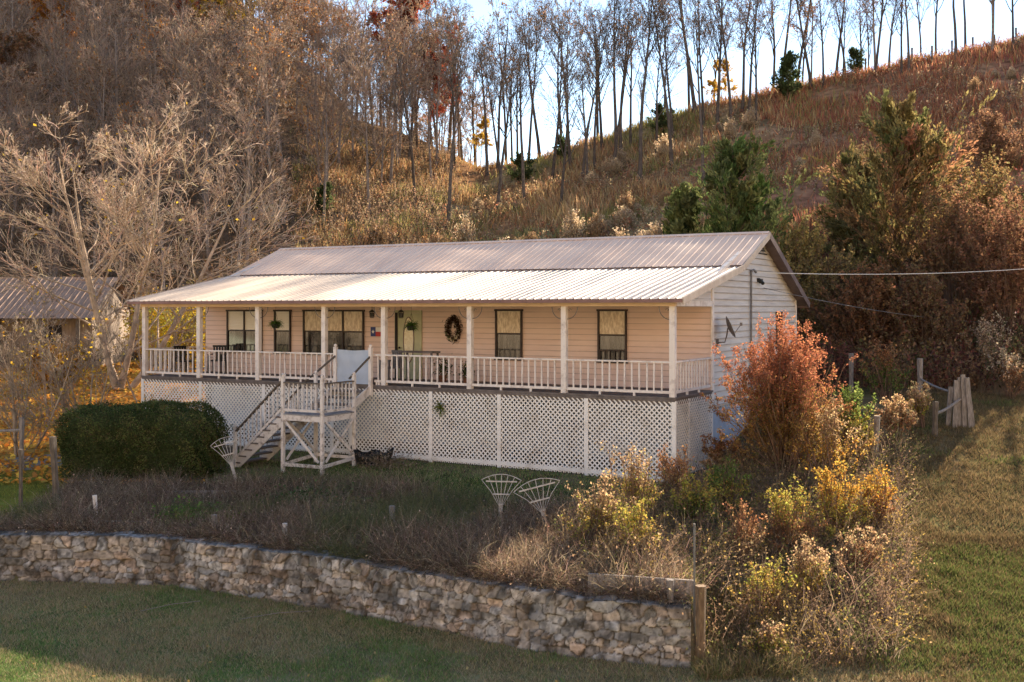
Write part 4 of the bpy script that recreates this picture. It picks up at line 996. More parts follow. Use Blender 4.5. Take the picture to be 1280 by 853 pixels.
def fan_bush(seed, h, w_, n, leafn, cols, bark=(.20, .13, .09), size=.055, spread=.42):
    rng = np.random.default_rng(seed); st_ = MB(); fo = MB()
    a = rng.uniform(0, 2 * np.pi, n); e = np.abs(rng.normal(0, spread, n)); d = np.stack([np.sin(e) * np.cos(a), np.sin(e) * np.sin(a), np.cos(e)], 1)
    B = rng.normal(0, .12, (n, 3)) * [1, 1, 0]; Ls = h * rng.uniform(.7, 1.02, n) * (1 - .25 * e)
    P = [B - [0, 0, .1]]; p = B.copy(); 
    for j in range(5): p = p + d * (Ls / 5)[:, None]; P.append(p); d = nrm(d + rng.normal(0, .07, (n, 3)) + [0, 0, .03])
    P = np.stack(P, 1); Rr = np.tile(np.linspace(.02, .005, 6), (n, 1)); tubes(st_, P, Rr, 4, pal([bark], n, rng))
    P2, R2 = sprout(P, Rr, 9, .3, 1., 28, .28, 4, .12, .12, rng); R2 = np.maximum(R2, .004); tubes(st_, P2, R2, 3, pal([bark], len(P2), rng))
    P3b, R3 = sprout(P2, R2, 3, .3, 1., 32, .5, 3, .1, .12, rng); ends = np.concatenate([P2[:, 1:].reshape(-1, 3), P3b.reshape(-1, 3)])
    k = rng.integers(0, len(ends), leafn); c = ends[k] + rng.normal(0, .028, (leafn, 3)); w1 = c[:, 2] / h
    cc = pal(cols[0], leafn, rng, .2); c2 = pal(cols[1], leafn, rng, .2); m = rng.random(leafn) < sstep((w1 - .3) * 2.); cc = np.where(m[:, None], cc, c2)
    leaves(fo, c, rng.uniform(.6, 1.4, leafn) * size, cc, rng, .6); return st_, fo
# cedars
def cedar(seed, h, w_, cols, n=26000, limbs=95, size=.13, pine=False):
    rng = np.random.default_rng(seed); cr = MB(); tr = MB()
    k = 8; z = np.linspace(-.3, h * .97, k); T = np.stack([np.cumsum(rng.normal(0, .05, k)), np.cumsum(rng.normal(0, .05, k)), z], 1)
    tubes(tr, T[None], (np.linspace(.16, .015, k) * h / 8)[None], 7, np.array([[.16, .11, .08]]))
    t = np.sort(rng.uniform(.04, .97, limbs) ** 1.1); a = rng.uniform(0, 2 * np.pi, limbs)
    prof = np.interp(t, [0, .12, .35, .65, .88, 1], [.8, 1, .95, .66, .34, .05]); Lb = prof * w_ / 2 * rng.uniform(.55, 1.25, limbs) * (.75 + .5 * vnoise(a * 1.1, t * 4, seed)) + .12
    S = np.stack([np.interp(t * h, z, T[:, 0]), np.interp(t * h, z, T[:, 1]), t * h], 1); e = rng.uniform(.25, .95, limbs) + t * .35
    d = np.stack([np.cos(a) * np.cos(e), np.sin(a) * np.cos(e), np.sin(e)], 1); P = [S]; p = S
    for j in range(4): p = p + d * (Lb / 4 / np.maximum(np.cos(e), .5))[:, None] * .85; P.append(p); d = nrm(d + rng.normal(0, .1, d.shape) + [0, 0, .06])
    P = np.stack(P, 1); Rr = np.tile(np.linspace(.035, .008, 5), (limbs, 1)) * h / 9; tubes(tr, P, Rr, 4, pal([(.15, .11, .08)], limbs, rng))
    P2, R2 = sprout(P, Rr, 11, .12, 1., 42, .42, 4, .12, .12, rng); tubes(cr, P2, np.maximum(R2 * .5, .004), 3, pal([(.16, .12, .07)], len(P2), rng))
    m2 = len(P2); kk = rng.integers(0, m2, n); fr = rng.uniform(.1, 1.05, n); c = along(P2, kk, fr) + rng.normal(0, size * .5, (n, 3)); ax = nrm(P2[kk, -1] - P2[kk, 0]) + rng.normal(0, .4, (n, 3)) + [0, 0, .25]
    lc = pal(cols, limbs, rng, .2)[kk // 11 % limbs]; cc = lc * (1 + rng.normal(0, .18, (n, 1)))
    leaves(cr, c, rng.uniform(.6, 1.4, n) * size * 1.7, np.clip(cc, 0.003, 1), rng, .34, axis=ax)
    return tr, cr
CG = [(.13, .17, .06), (.09, .13, .045), (.18, .20, .08), (.14, .16, .07)]; CGR = [(.30, .22, .09), (.22, .17, .07), (.34, .19, .10), (.18, .17, .07)]
for pxx, Z, h, w_, c, lab in ((918, 48, 180, 5.6, CG, 'large green cedar rising behind the right end of the roof'), (862, 50, 236, 3.4, CG, 'smaller dark cedar left of the large green one behind the roof'),
                              (1128, 50, 152, 7.0, CGR, 'large bronze green cedar on the slope right of the house'), (1082, 55, 222, 4.6, CGR, 'smaller bronze cedar at the left shoulder of the large bronze one')):
    p_ = P3(pxx, Z, -.1); hh_ = CAMZ + (HY - h) * Z / F - p_.z
    make_tree('cedar', cedar(int(pxx), hh_, w_, c), lab, loc=p_)
for pxx, Z, h, w_, c, lab in ((1046, 45, 4.6, .3, [(.26, .20, .09), (.20, .15, .08)], 'brown tangled bush rising just behind the gable'), (1000, 47, 5.4, .28, [(.34, .26, .10), (.24, .20, .08)], 'golden brown bush between the green cedar and the gable'),
                              (1090, 43, 4.4, .42, [(.26, .13, .07), (.20, .12, .07)], 'rust brown thicket tree above the fence line'), (1192, 46, 6.4, .36, [(.28, .15, .08), (.22, .15, .08)], 'tangled russet tree right of the large bronze cedar'),
                              (1262, 43, 6.0, .40, [(.26, .15, .09), (.22, .11, .07)], 'tangled reddish tree at the right edge of the picture'), (1150, 42, 4.2, .45, [(.20, .11, .07), (.24, .17, .09)], 'dark vine covered bush in front of the bronze cedar'),
                              (1225, 50, 5.6, .36, [(.24, .2, .09), (.28, .17, .08)], 'olive brown tree on the slope at the upper right'), (1100, 62, 4.6, .4, [(.30, .24, .12), (.24, .16, .09)], 'pale brown bush on the slope left of the bronze cedar top'), (1240, 66, 4.0, .4, [(.34, .2, .12), (.24, .14, .09)], 'russet bush on the open slope at the upper right')):
    t = make_tree('brushy_tree', fan_bush(int(pxx) + 7, h, 1, 70, 15000, (c, c[::-1]), size=.12, spread=w_), lab, cat='tree', loc=P3(pxx, Z, -.1)); t.children[0].name = 'stems'; t.children[1].name = 'foliage'
sc_ = make_tree('small_cedar', cedar(9, 3.2, 2.8, [(.06, .085, .035), (.07, .09, .04)], 5000, 45, .15), 'x')
for pxx, Z, s, lab in ((405, 84, 1., 'small dark round cedar between trunks left of the roof ridge'), (648, 100, 1.2, 'small dark cedar under the trees in the middle of the ridge'), (700, 105, .9, 'tiny dark cedar on the skyline right of the middle cedar'), (822, 101, 1.2, 'small dark cedar by the ridge trunks above the roof middle'), (985, 97, 1.7, 'dark cedar among the ridge trees above the gable'), (1068, 101, 1., 'small dark cedar below the forked ridge tree'), (340, 80, .8, 'small dark cedar in the edge of the left wood')):
    put(sc_, 'small_cedar', pxx, Z, s * .68, lab, 'tree', None, rng)
drop(sc_)

# ------------------------------------------------------------ hillside shrubs
def plume_shrub(seed, h, w_, cols, n=420):
    rng = np.random.default_rng(seed); mb = MB(); a = rng.uniform(0, 2 * np.pi, n); e = rng.normal(0, .22, n)
    rb = rng.uniform(0, .42, n) * w_; B = np.stack([np.cos(a) * rb, np.sin(a) * rb, 0 * a], 1); e = e * .6; d = np.stack([np.sin(e) * np.cos(a), np.sin(e) * np.sin(a), np.cos(e)], 1)
    tip = ribbons(mb, B, d, rng.uniform(.35, 1, n) * h * (1.1 - rb / w_), .03, .35, pal([(.30, .22, .13), (.24, .17, .1)], n, rng), rng, 3, .1)
    m = n * 9; k = rng.integers(0, n, m); c = along(tip, k, 1 - rng.exponential(.18, m)) + rng.normal(0, .045, (m, 3))
    leaves(mb, c, rng.uniform(.06, .14, m), pal(cols, m, rng, .15), rng, .6); return mb
PL = [(.56, .43, .29), (.48, .36, .23), (.62, .50, .35)]; PB = [(.40, .27, .16), (.34, .22, .13), (.46, .32, .18)]
pp = []
for i, (h, w_, c) in enumerate(((1.9, 1.6, PL), (1.5, 1.8, PL), (1.6, 1.5, PB), (1.2, 1.6, PB))):
    o = plume_shrub(500 + i, h, w_, c).build('dry_shrub', M['leaf']); pp.append(o)
rng = np.random.default_rng(88); used = set()
for i in range(64):
    k = int(rng.integers(0, 4))
    if i < 34: pxx = rng.uniform(440, 880); Z = rng.uniform(63, 76)
    elif i < 52: pxx = rng.uniform(560, 1000); Z = rng.uniform(74, 94)
    else: pxx = rng.uniform(960, 1300); Z = rng.uniform(58, 90)
    o = pp[k].copy(); col.objects.link(o); p = P3(pxx, Z, -.05); o.location = p; o.rotation_euler = (0, 0, rng.uniform(0, 6.28)); s = rng.uniform(.4, .95) * (1.35 if i < 34 else 1); o.scale = (s * rng.uniform(.7, 1.2), s * .9, s * rng.uniform(.9, 1.3))
    tag(o, ('pale cream plumed dry shrub on the open hillside behind the roof' if k < 2 else 'brown dry shrub on the open hillside behind the roof'), 'shrub', 'pale plumed shrubs dotting the hillside' if k < 2 else 'brown dry shrubs dotting the hillside')
for o in pp: bpy.data.objects.remove(o)

# hill grass and brush: one mass
def scatter(n, f, rng):   # polar sampling so that coverage is even over distance
    out = []; tot = 0
    while tot < n:
        u = rng.uniform(f[0], f[1], n); Z = f[2] + (f[3] - f[2]) * rng.random(n) ** f[4]; out.append(np.stack([u * Z, Z], 1)); tot += n
    return np.concatenate(out)[:n]
rng = np.random.default_rng(99)
mb = MB(); n = 165000; q = scatter(n, (-.20, .66, 40, 112, .9), rng); 
dm = fbm(q[:, 0], q[:, 1], 4, 4, 61); keep = rng.random(n) < sstep((dm - .36) * 5) + .12
fdq = np.interp(q[:, 0] / q[:, 1], RU, FD); keep &= q[:, 1] > fdq - 2; 
hq = (q - [HO.x, HO.y]); lx = hq[:, 0] * ct - hq[:, 1] * st; ly = hq[:, 0] * st + hq[:, 1] * ct
keep &= ~((lx > -L - 1) & (lx < 1) & (ly > -1) & (ly < GD + 1)); q = q[keep]; n = len(q); dm = dm[keep]
B = np.stack([q[:, 0], q[:, 1], H(q[:, 0], q[:, 1]) - .03], 1)
tone = fbm(q[:, 0], q[:, 1], 7, 3, 63); u_ = q[:, 0] / q[:, 1]
c1 = pal([(.46, .28, .14), (.38, .21, .11), (.56, .40, .21), (.48, .36, .19)], n, rng, .2); c2 = pal([(.28, .26, .10), (.36, .31, .13)], n, rng, .2); c3 = pal([(.42, .17, .10), (.34, .13, .09), (.50, .25, .13)], n, rng, .2)
cc = np.where((tone > .56)[:, None], c2, c1); tt = (rng.random(n) < sstep((u_ - .10) * 4) * .75)[:, None]; cc = np.where(tt, c3, cc)
tris(mb, B, rng.uniform(.3, .95, n) * (.5 + dm), rng.uniform(.06, .16, n), .35, cc, rng)
tag(mb.build('hillside_grass', M['grass']), 'rusty dry grass and low brush covering the open hillside', 'dry grass', kind='stuff')
# brush band at right, at the foot of the hill
def shrubby(n, f, hmin, hmax, cols, rng, size, thr=.35, sc0=2.5, sd=71, wd=.02, perleaf=10, excl=True):
    mb = MB(); q = scatter(n, f, rng); dm = fbm(q[:, 0], q[:, 1], sc0, 3, sd); k = dm > thr; q = q[k]; dm = dm[k]
    hq = (q - [HO.x, HO.y]); lx = hq[:, 0] * ct - hq[:, 1] * st; ly = hq[:, 0] * st + hq[:, 1] * ct
    if excl: k = ~((lx > -L - .6) & (lx < .5) & (ly > -.3) & (ly < GD + .6)); q = q[k]; dm = dm[k]
    n = len(q); B = np.stack([q[:, 0], q[:, 1], H(q[:, 0], q[:, 1]) - .05], 1)
    hh = rng.uniform(hmin, hmax, n) * np.clip((dm - thr) * 5 + .35, .3, 1.2)
    d = np.concatenate([rng.normal(0, .28, (n, 2)), np.ones((n, 1))], 1)
    ci = rng.integers(0, len(cols), n)
    ci = (fbm(q[:, 0], q[:, 1], 1.6, 2, sd + 7) * len(cols) * 1.3).astype(int) % len(cols)
    base = np.array(cols)[ci]
    tip = ribbons(mb, B, d, hh, wd, .25, pal([(.20, .14, .09), (.26, .19, .13), (.15, .11, .08)], n, rng), rng, 3, .16)
    m = n * perleaf; kk = rng.integers(0, n, m); fr = rng.uniform(.15, 1., m) ** .7
    c = along(tip, kk, fr) + rng.normal(0, size * .35, (m, 3))
    cc = base[kk] * (1 + rng.normal(0, .22, (m, 1))) * (1 + rng.normal(0, .05, (m, 3)))
    leaves(mb, c, rng.uniform(.6, 1.4, m) * size, np.clip(cc, .004, 1), rng, .65); return mb
rng = np.random.default_rng(123)
mb = shrubby(13000, (.265, .85, 38, 62, 1.), .7, 1.9, [(.22, .11, .07), (.16, .12, .05), (.26, .16, .09), (.18, .075, .06), (.14, .13, .06)], rng, .13, .30, 3., 75)
tag(mb.build('slope_brush', M['leaf']), 'dark reddish brush at the foot of the slope right of the house', 'brush', kind='stuff')
rng = np.random.default_rng(125)
mb = shrubby(17000, (-.14, .56, 43, 100, 1.), .5, 1.25, [(.44, .30, .17), (.28, .24, .11), (.54, .40, .25), (.36, .17, .10), (.38, .30, .19), (.26, .15, .10)], rng, .13, .42, 4.5, 175, .03, 9)
tag(mb.build('hillside_brush', M['leaf']), 'patchy tan and rust coloured brush on the open hillside', 'brush', kind='stuff')
# low understory on the left hillside
rng = np.random.default_rng(124)
mb = shrubby(9000, (-.60, -.05, 62, 120, 1.), .8, 2.6, [(.26, .19, .14), (.20, .15, .11), (.32, .22, .15), (.30, .17, .09), (.15, .13, .08)], rng, .13, .28, 5., 85, .04, 12)
tag(mb.build('wood_undergrowth', M['leaf']), 'brown undergrowth between the trees of the left hillside', 'undergrowth', kind='stuff')

# ------------------------------------------------------------ hedge
rng = np.random.default_rng(31)
hc = P3(178, 30.2); hedge = empty('hedge', hc, -.12, 'dense dark green clipped hedge left of the stairs', 'hedge')
n = 60000; sx_, sy_, sz_ = 2.15, 1.2, 1.03
dd = rng.normal(0, 1, (n, 3)); pw = 5.0
dd = dd / (np.sum(np.abs(dd / 1.0) ** pw, 1, keepdims=True)) ** (1 / pw)
lump = .86 + .26 * fbm(dd[:, 0] * 2.4 + 5, dd[:, 2] * 2 + dd[:, 1] * 2.6, .6, 4, 33)
C_ = dd * [sx_, sy_, sz_] * lump[:, None] * (1 - rng.exponential(.045, (n, 1))) + [0, 0, sz_ * .93]
C_[:, 2] += .08 * np.sin(C_[:, 0] * 2.1) + rng.normal(0, .02, n); keep = C_[:, 2] > -.05; C_ = C_[keep]; n = len(C_)
mb = MB(); tn = fbm(C_[:, 0], C_[:, 2] + C_[:, 1], .35, 3, 35)
cc = np.where((tn > .55)[:, None], pal([(.12, .15, .05), (.15, .17, .06), (.14, .12, .06)], n, rng, .25), pal([(.07, .10, .035), (.055, .08, .03), (.09, .10, .045)], n, rng, .25))
leaves(mb, C_, rng.uniform(.035, .075, n), cc, rng, .55); m = 700; k = rng.integers(0, n, m); sh = ribbons(mb, C_[k], nrm((C_[k] - [0, 0, .8]) * [1, 1, 1.2] + rng.normal(0, .3, (m, 3)) + [0, 0, .6]), rng.uniform(.08, .34, m), .008, .1, pal([(.12, .10, .05)], m, rng), rng, 2)
q = 5000; kk = rng.integers(0, m, q); leaves(mb, along(sh, kk, rng.random(q)) + rng.normal(0, .012, (q, 3)), .045, pal([(.12, .16, .05), (.09, .12, .04), (.16, .17, .07)], q, rng, .2), rng, .55)
mb.build('foliage', M['leaf'], hedge)
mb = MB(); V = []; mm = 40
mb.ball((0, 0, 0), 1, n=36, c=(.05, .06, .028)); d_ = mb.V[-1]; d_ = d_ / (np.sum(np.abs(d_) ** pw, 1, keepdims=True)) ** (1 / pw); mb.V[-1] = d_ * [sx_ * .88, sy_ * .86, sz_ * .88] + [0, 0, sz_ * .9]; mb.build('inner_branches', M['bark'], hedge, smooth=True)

# ------------------------------------------------------------ orange bush
rng = np.random.default_rng(41)
t = make_tree('orange_bush', fan_bush(42, 3.75, 3, 130, 62000, ([(.44, .17, .09), (.36, .14, .08), (.50, .23, .12), (.30, .12, .08)], [(.32, .18, .06), (.24, .15, .06), (.38, .26, .08), (.22, .11, .06)]), size=.05, spread=.38), 'tall upright bush with orange red leaves at the right corner of the house', cat='bush', loc=P3(982, 27.6))
t.children[0].name = 'stems'; t.children[1].name = 'foliage'

# ------------------------------------------------------------ shrubs at the right, in front of and beside the house
YG = [(.40, .36, .08), (.30, .30, .07), (.45, .30, .08)]; TN = [(.52, .38, .22), (.45, .31, .18), (.38, .25, .14)]; GR = [(.14, .20, .05), (.20, .24, .07), (.10, .15, .04)]; GO = [(.55, .32, .06), (.48, .24, .05), (.42, .32, .08)]; RB = [(.34, .16, .08), (.26, .13, .07), (.42, .24, .12)]
specs = [(745, 21.5, 1.5, .42, 26, 2600, TN, YG, 'tan seed headed bush at the left edge of the sunlit brush'), (792, 22.8, 1.9, .40, 26, 2400, TN, YG, 'tall tan bush with dry flower heads below the lattice corner'), (790, 20.2, 1.25, .5, 24, 2400, YG, TN, 'yellow grassy bush just behind the right end of the wall'),
         (842, 25.3, 1.3, .5, 26, 2600, RB, TN, 'pinkish brown bush against the lattice corner'), (868, 23.2, 1.2, .55, 28, 3200, YG, GR, 'yellow green bush in front of the house corner'), (905, 24.6, 1.25, .55, 28, 3200, GR, YG, 'leafy green bush below the orange bush'),
         (930, 21.3, 1.2, .5, 24, 1600, RB, TN, 'sparse dark bramble in the middle of the right brush'), (985, 22.4, 1.5, .5, 28, 3200, YG, RB, 'yellow green bramble bush right of the wall end'), (1045, 23.3, 1.6, .5, 30, 3800, GO, YG, 'golden leaved bush in the right brush'), (1090, 23.9, 1.3, .5, 26, 3000, GO, RB, 'small golden bush at the right edge of the brush'),
         (1010, 20.0, 1.2, .5, 24, 2200, TN, YG, 'tan bush low in the right brush'), (1075, 21.2, 1.1, .5, 24, 2000, TN, RB, 'dry pinkish tan bush by the lawn edge'), (955, 19.2, 1.1, .5, 22, 1500, YG, TN, 'thin yellow leaved sapling near the tan post'), (1040, 26.4, 2.1, .38, 26, 3000, TN, GO, 'tall tan and gold bush right of the orange bush'),
         (1060, 29.5, 1.7, .5, 26, 3000, GR, YG, 'green bush behind the tall tan bush'), (905, 28.6, 1.1, .5, 22, 2000, RB, TN, 'brown bush against the blue foundation'), (1120, 30.0, 1.3, .5, 24, 2200, TN, RB, 'dry bush beside the fence posts'), (965, 17.9, .7, .55, 18, 900, TN, YG, 'low dry plant at the foot of the brush near the lawn'),
         (1150, 31.6, 1.2, .5, 22, 1800, TN, YG, 'dry bush left of the leaning planks'), (1240, 40, 2.4, .45, 26, 2400, PL, TN, 'pale plumed bush on the slope above the leaning planks'), (1262, 37, 1.8, .45, 24, 2000, PL, RB, 'pale bush by the right edge at the foot of the slope'), (1110, 36, 2.0, .45, 24, 2400, RB, GR, 'dark bush behind the fence line')]
for i, (pxx, Z, h, sp, ns, ln, ca, cb, lab) in enumerate(specs):
    t = make_tree('bush', fan_bush(600 + i, h, 1, ns, ln, (ca, cb), size=.05 if Z < 27 else .07, spread=sp), lab, cat='bush', loc=P3(pxx, Z), rz=i * 1.3)
    t.children[0].name = 'stems'; t.children[1].name = 'foliage'
# bramble mass between them
rng = np.random.default_rng(51)
mb = MB()
def bramble(mb, n, poly, rng, hmin, hmax, cols, perleaf, size, wd=.012):
    poly = np.array(poly); lo = poly.min(0); hi = poly.max(0); q = rng.uniform(lo, hi, (n * 3, 2)); ins = np.zeros(len(q), bool); j = len(poly) - 1
    for i in range(len(poly)):
        a, b = poly[i], poly[j]; c = ((a[1] > q[:, 1]) != (b[1] > q[:, 1])) & (q[:, 0] < (b[0] - a[0]) * (q[:, 1] - a[1]) / (b[1] - a[1] + 1e-12) + a[0]); ins ^= c; j = i
    q = q[ins][:n]; n = len(q); dm = fbm(q[:, 0], q[:, 1], .9, 3, 91)
    B = np.stack([q[:, 0], q[:, 1], H(q[:, 0], q[:, 1]) - .03], 1); hh = rng.uniform(hmin, hmax, n) * (.35 + 1.2 * dm)
    d = np.concatenate([rng.normal(0, .5, (n, 2)), np.ones((n, 1))], 1)
    tip = ribbons(mb, B, d, hh, wd, 1.1, pal([(.24, .17, .12), (.18, .13, .10), (.30, .23, .17), (.14, .10, .08)], n, rng, .2), rng, 4, .25)
    if perleaf:
        m = n * perleaf; kk = rng.integers(0, n, m); fr = rng.uniform(.2, 1., m); c = along(tip, kk, fr) + rng.normal(0, .018, (m, 3))
        ci = (fbm(c[:, 0], c[:, 1], .8, 2, 95) * len(cols) * 1.35).astype(int) % len(cols); cc = np.array(cols)[ci] * (1 + rng.normal(0, .25, (m, 1)))
        leaves(mb, c, rng.uniform(.5, 1.4, m) * size, np.clip(cc, .004, 1), rng, .6)
bramble(mb, 16000, [(1.4, 19.0), (2.98, 18.5), (3.0, 17.75), (4.0, 17.3), (6.3, 17.9), (7.6, 21), (8.7, 24.5), (10.5, 29), (9.5, 31), (6.0, 29.5), (4.6, 26.5), (2.2, 25.0), (1.0, 21.5)], rng, .35, 1.25, [(.30, .22, .08), (.22, .16, .09), (.34, .24, .13), (.17, .18, .06), (.26, .17, .11), (.38, .27, .08)], 5, .045)
tag(mb.build('bramble_thicket', M['leaf']), 'tangle of dry brambles and weeds below the right corner of the house', 'brambles', kind='stuff')

# ------------------------------------------------------------ dead weeds on the terrace
rng = np.random.default_rng(61)
mb = MB()
def terr_pts(n, x0, x1, v0, v1):
    x = rng.uniform(x0, x1, n); v = rng.uniform(v0, v1, n); return x, Wl(x) + v
n = 95000; x = rng.uniform(-11.5, 2.9, n); lim = np.interp(x, [-11.5, -8, -5.5, -4, 0, 2.5], [5.2, 5.2, 6.6, 6.8, 6.0, 6.2]); v = .42 + rng.random(n) ** 1.25 * (lim - .4)
y = Wl(x) + v; dm = fbm(x, y, 1.1, 3, 65); k = rng.random(n) < .7 + 1.3 * sstep((dm - .3) * 3); x, y, v, dm, lim = x[k], y[k], v[k], dm[k], lim[k]; n = len(x)
B = np.stack([x, y, H(x, y) - .02], 1); hh = rng.uniform(.3, .95, n) * (.5 + 1.0 * dm) * np.clip(v / .5, .6, 1) * np.interp(x, [-11, -5, -3, 2], [.75, .9, 1.1, 1.1])
d = np.concatenate([rng.normal(0, .5, (n, 2)), np.ones((n, 1))], 1); d[:, 1] -= .7 * sstep(1.6 - v * 1.3)
gm = fbm(x, y, 1.8, 2, 67)
cc = pal([(.25, .18, .13), (.30, .22, .16), (.16, .115, .08), (.46, .36, .26), (.12, .085, .06)], n, rng, .25); g2_ = pal([(.17, .18, .08), (.22, .20, .11), (.13, .14, .07)], n, rng, .2)
cc = np.where(((gm > .64) & (x < 0))[:, None], g2_, cc)
tip = ribbons(mb, B, d, hh, .011, 1.2, cc, rng, 4, .3)
m = 50000; kk = rng.integers(0, n, m); fr = rng.uniform(.2, 1, m); c = along(tip, kk, fr) + rng.normal(0, .015, (m, 3))
leaves(mb, c, rng.uniform(.02, .055, m), cc[kk] * (1 + rng.normal(0, .2, (m, 1))), rng, .6)
tag(mb.build('dead_weeds', M['leaf']), 'matted grey brown dead weeds filling the terrace behind the stone wall', 'weeds', kind='stuff')
# vines clump and green patches as plants
def low_plant(px_, Z, label, cols, w_=.8, h=.35, n=900, size=.07):
    p = P3(px_, Z); mb = MB(); c = rng.normal(0, 1, (n, 3)) * [w_ * .35, w_ * .3, h * .35]; c[:, 2] = np.abs(c[:, 2]) + .08
    leaves(mb, c, rng.uniform(.6, 1.4, n) * size, pal(cols, n, rng, .2), rng, .7, .3)
    m = 70; a = rng.uniform(0, 6.28, m); ribbons(mb, np.zeros((m, 3)), np.stack([np.cos(a), np.sin(a), 1 + 0 * a], 1), h * 1.6, .014, 1.2, pal([(.2, .16, .1)], m, rng), rng, 4)
    o = mb.build('low_plant', M['leaf'], loc=p); tag(o, label, 'plant')
low_plant(400, 26.2, 'creeping green vine clump in the weeds right of the stairs', [(.10, .15, .06), (.16, .19, .10), (.07, .10, .04)], 1.5, .5, 1500)
low_plant(450, 25.4, 'pale leaved clump beside the creeping vine', [(.22, .20, .10), (.14, .16, .07)], 1.2, .45, 1100)
low_plant(232, 25.1, 'bright green weed clump below the hedge', [(.12, .22, .05), (.16, .24, .07)], 1.1, .5, 900, .06)
low_plant(290, 24.5, 'yellow green weed clump behind the wall below the stairs', [(.16, .18, .06), (.12, .14, .04)], 1.4, .4, 900, .05)
low_plant(565, 25.2, 'light brown dead clump at the grass edge in front of the lattice', [(.30, .22, .16), (.24, .18, .12)], 1.3, .4, 900, .05)
low_plant(482, 30.5, 'dry brown weed clump in front of the lattice beside the black tub', [(.34, .26, .2), (.26, .2, .14)], 1.1, .55, 900, .05)
# fern sprig on the lattice
p = hw(-7.0, -.08, -.55); mb = MB(); n = 60; a = rng.uniform(0, 6.28, n); ribbons(mb, np.zeros((n, 3)), np.stack([np.cos(a), -.4 + 0 * a, np.sin(a) + .2], 1), rng.uniform(.15, .35, n), .03, .9, pal([(.12, .18, .05), (.2, .2, .06)], n, rng), rng, 4)
o = mb.build('vine_sprig', M['leaf'], loc=p, rz=-TH); tag(o, 'small green sprig growing out through the lattice', 'plant')

# ------------------------------------------------------------ lawn grass
rng = np.random.default_rng(71)
mb = MB(); n = 430000
x = rng.uniform(-13.5, 14, n); y = rng.uniform(16.2, 23.5, n); k = (y < Wl(x) - .05) | ((x > 3.1)); k &= np.abs(x / y) < .72; x, y = x[k], y[k]
n2 = 330000; x2 = rng.uniform(3.2, 29, n2); y2 = rng.uniform(20, 38, n2); edge = np.interp(y2, [17, 21, 24.5, 29, 33, 38], [5.3, 6.8, 8.2, 10.5, 12.0, 13.5]); k = (x2 > edge) & (x2 / y2 < .85); x2, y2 = x2[k], y2[k]
n3 = 60000; x3 = rng.uniform(-8.5, 4.0, n3); y3 = Wl(x3) + rng.uniform(4.8, 11.5, n3); dx = x3 - HO.x; dy = y3 - HO.y; ly = dx * st + dy * ct; k = (ly < -.1); x3, y3 = x3[k], y3[k]
n4_ = 30000; x4 = rng.uniform(-16, -10, n4_); y4 = rng.uniform(24.3, 32, n4_)
X_ = np.concatenate([x, x2, x3, x4]); Y_ = np.concatenate([y, y2, y3, y4]); reg = np.concatenate([0 * x, 0 * x2 + 1, 0 * x3 + 2, 0 * x4 + 3]); rb = (reg == 0) & (rng.random(len(reg)) < sstep((X_ - 4.2) / 3.5)); reg[rb] = 1; n = len(X_)
n1 = fbm(X_, Y_, 2.2, 4, 73); nf = fbm(X_, Y_, .35, 2, 75)
green = pal([(.17, .26, .08), (.21, .29, .10), (.15, .23, .07)], n, rng, .2); dry = pal([(.38, .31, .18), (.31, .25, .14), (.44, .36, .22)], n, rng, .2); gold = pal([(.18, .13, .07), (.23, .17, .09), (.14, .11, .055)], n, rng, .2); yg = pal([(.22, .24, .05), (.28, .26, .06)], n, rng, .2)
pg = np.select([reg == 0, reg == 1, reg == 2], [sstep((n1 - .48) * 5) * .6 + .08, sstep((n1 - .50) * 6) * .6, .75], .8)
isg = rng.random(n) < pg; cc = np.where(isg[:, None], green, np.where((reg == 1)[:, None], gold, dry)); cc = np.where((reg == 3)[:, None], yg, cc)
cc = np.where(((reg == 1) & isg)[:, None], green * [.75, .62, .6], cc)
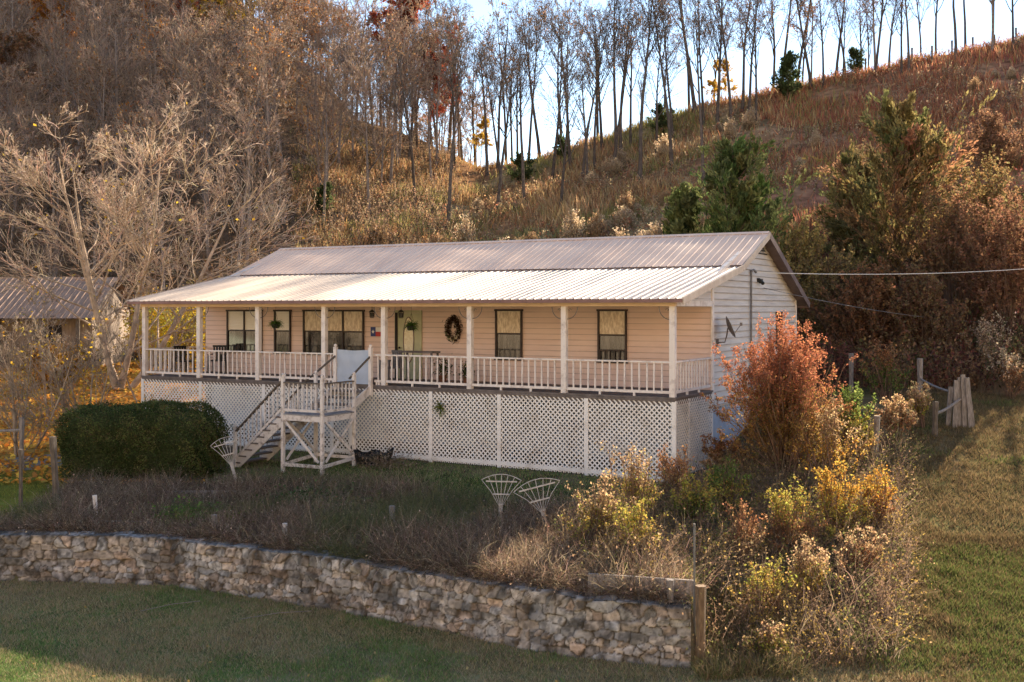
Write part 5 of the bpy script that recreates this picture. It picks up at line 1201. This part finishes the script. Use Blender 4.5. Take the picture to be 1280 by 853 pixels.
tris(mb, np.stack([X_, Y_, H(X_, Y_) - .005], 1), rng.uniform(.03, .085, n) * (.5 + nf) * np.where(reg == 1, 1.4, 1.), rng.uniform(.008, .018, n) * np.where(reg == 1, 1.5, 1.), .55, np.clip(cc, .004, 1), rng)
tag(mb.build('lawn_grass', M['grass']), 'short autumn lawn grass, green with dry brown patches', 'grass', kind='stuff')
mb = MB(); m = 9000; x = rng.uniform(2.95, 4.6, m); y = rng.uniform(17.2, 20, m); cc = pal([(.26, .2, .1), (.14, .16, .06), (.32, .25, .15)], m, rng, .2)
ribbons(mb, np.stack([x, y, H(x, y) - .02], 1), np.concatenate([rng.normal(0, .4, (m, 2)), np.ones((m, 1))], 1), rng.uniform(.15, .45, m), .014, .9, cc, rng, 3)
tag(mb.build('long_grass', M['grass']), 'long dry grass on the bank beside the tan post', 'grass', kind='stuff')
# fallen leaves
mb = MB(); n = 16000; u_ = rng.uniform(-.55, -.28, n); Z = rng.uniform(29, 62, n); x = u_ * Z; y = Z
cc = pal([(.78, .42, .08), (.70, .32, .06), (.80, .54, .12), (.55, .26, .08)], n, rng, .2)
m = 260; xa = rng.uniform(-10, 8, m); ya = rng.uniform(16.5, 30, m); k = (np.abs(ya - Wl(xa)) > .4); xa, ya = xa[k], ya[k]
x = np.concatenate([x, xa]); y = np.concatenate([y, ya]); cc = np.concatenate([cc, pal([(.5, .33, .12), (.55, .42, .2)], len(xa), rng)]); sz = np.concatenate([np.full(n, .15), np.full(len(xa), .06)])
leaves(mb, np.stack([x, y, H(x, y) + .03 + rng.uniform(0, .05, len(x))], 1), sz * rng.uniform(.6, 1.4, len(x)), cc, rng, .8, .6)
tag(mb.build('fallen_leaves', M['leaf']), 'orange and yellow fallen leaves scattered over the ground', 'leaves', kind='stuff')
# fence on the ridge
for k, pxx in enumerate((1082, 1112, 1140, 1165, 1190, 1216, 1243, 1270)):
    rd = float(np.interp((pxx - 640) / F, RU, RZD)); post(pxx, rd - 1.5, 1.5, .09, 'thin fence post in the row along the ridge skyline', 'oldwood', group='fence posts along the ridge skyline')
for o in list(leafy.values()): drop(o)
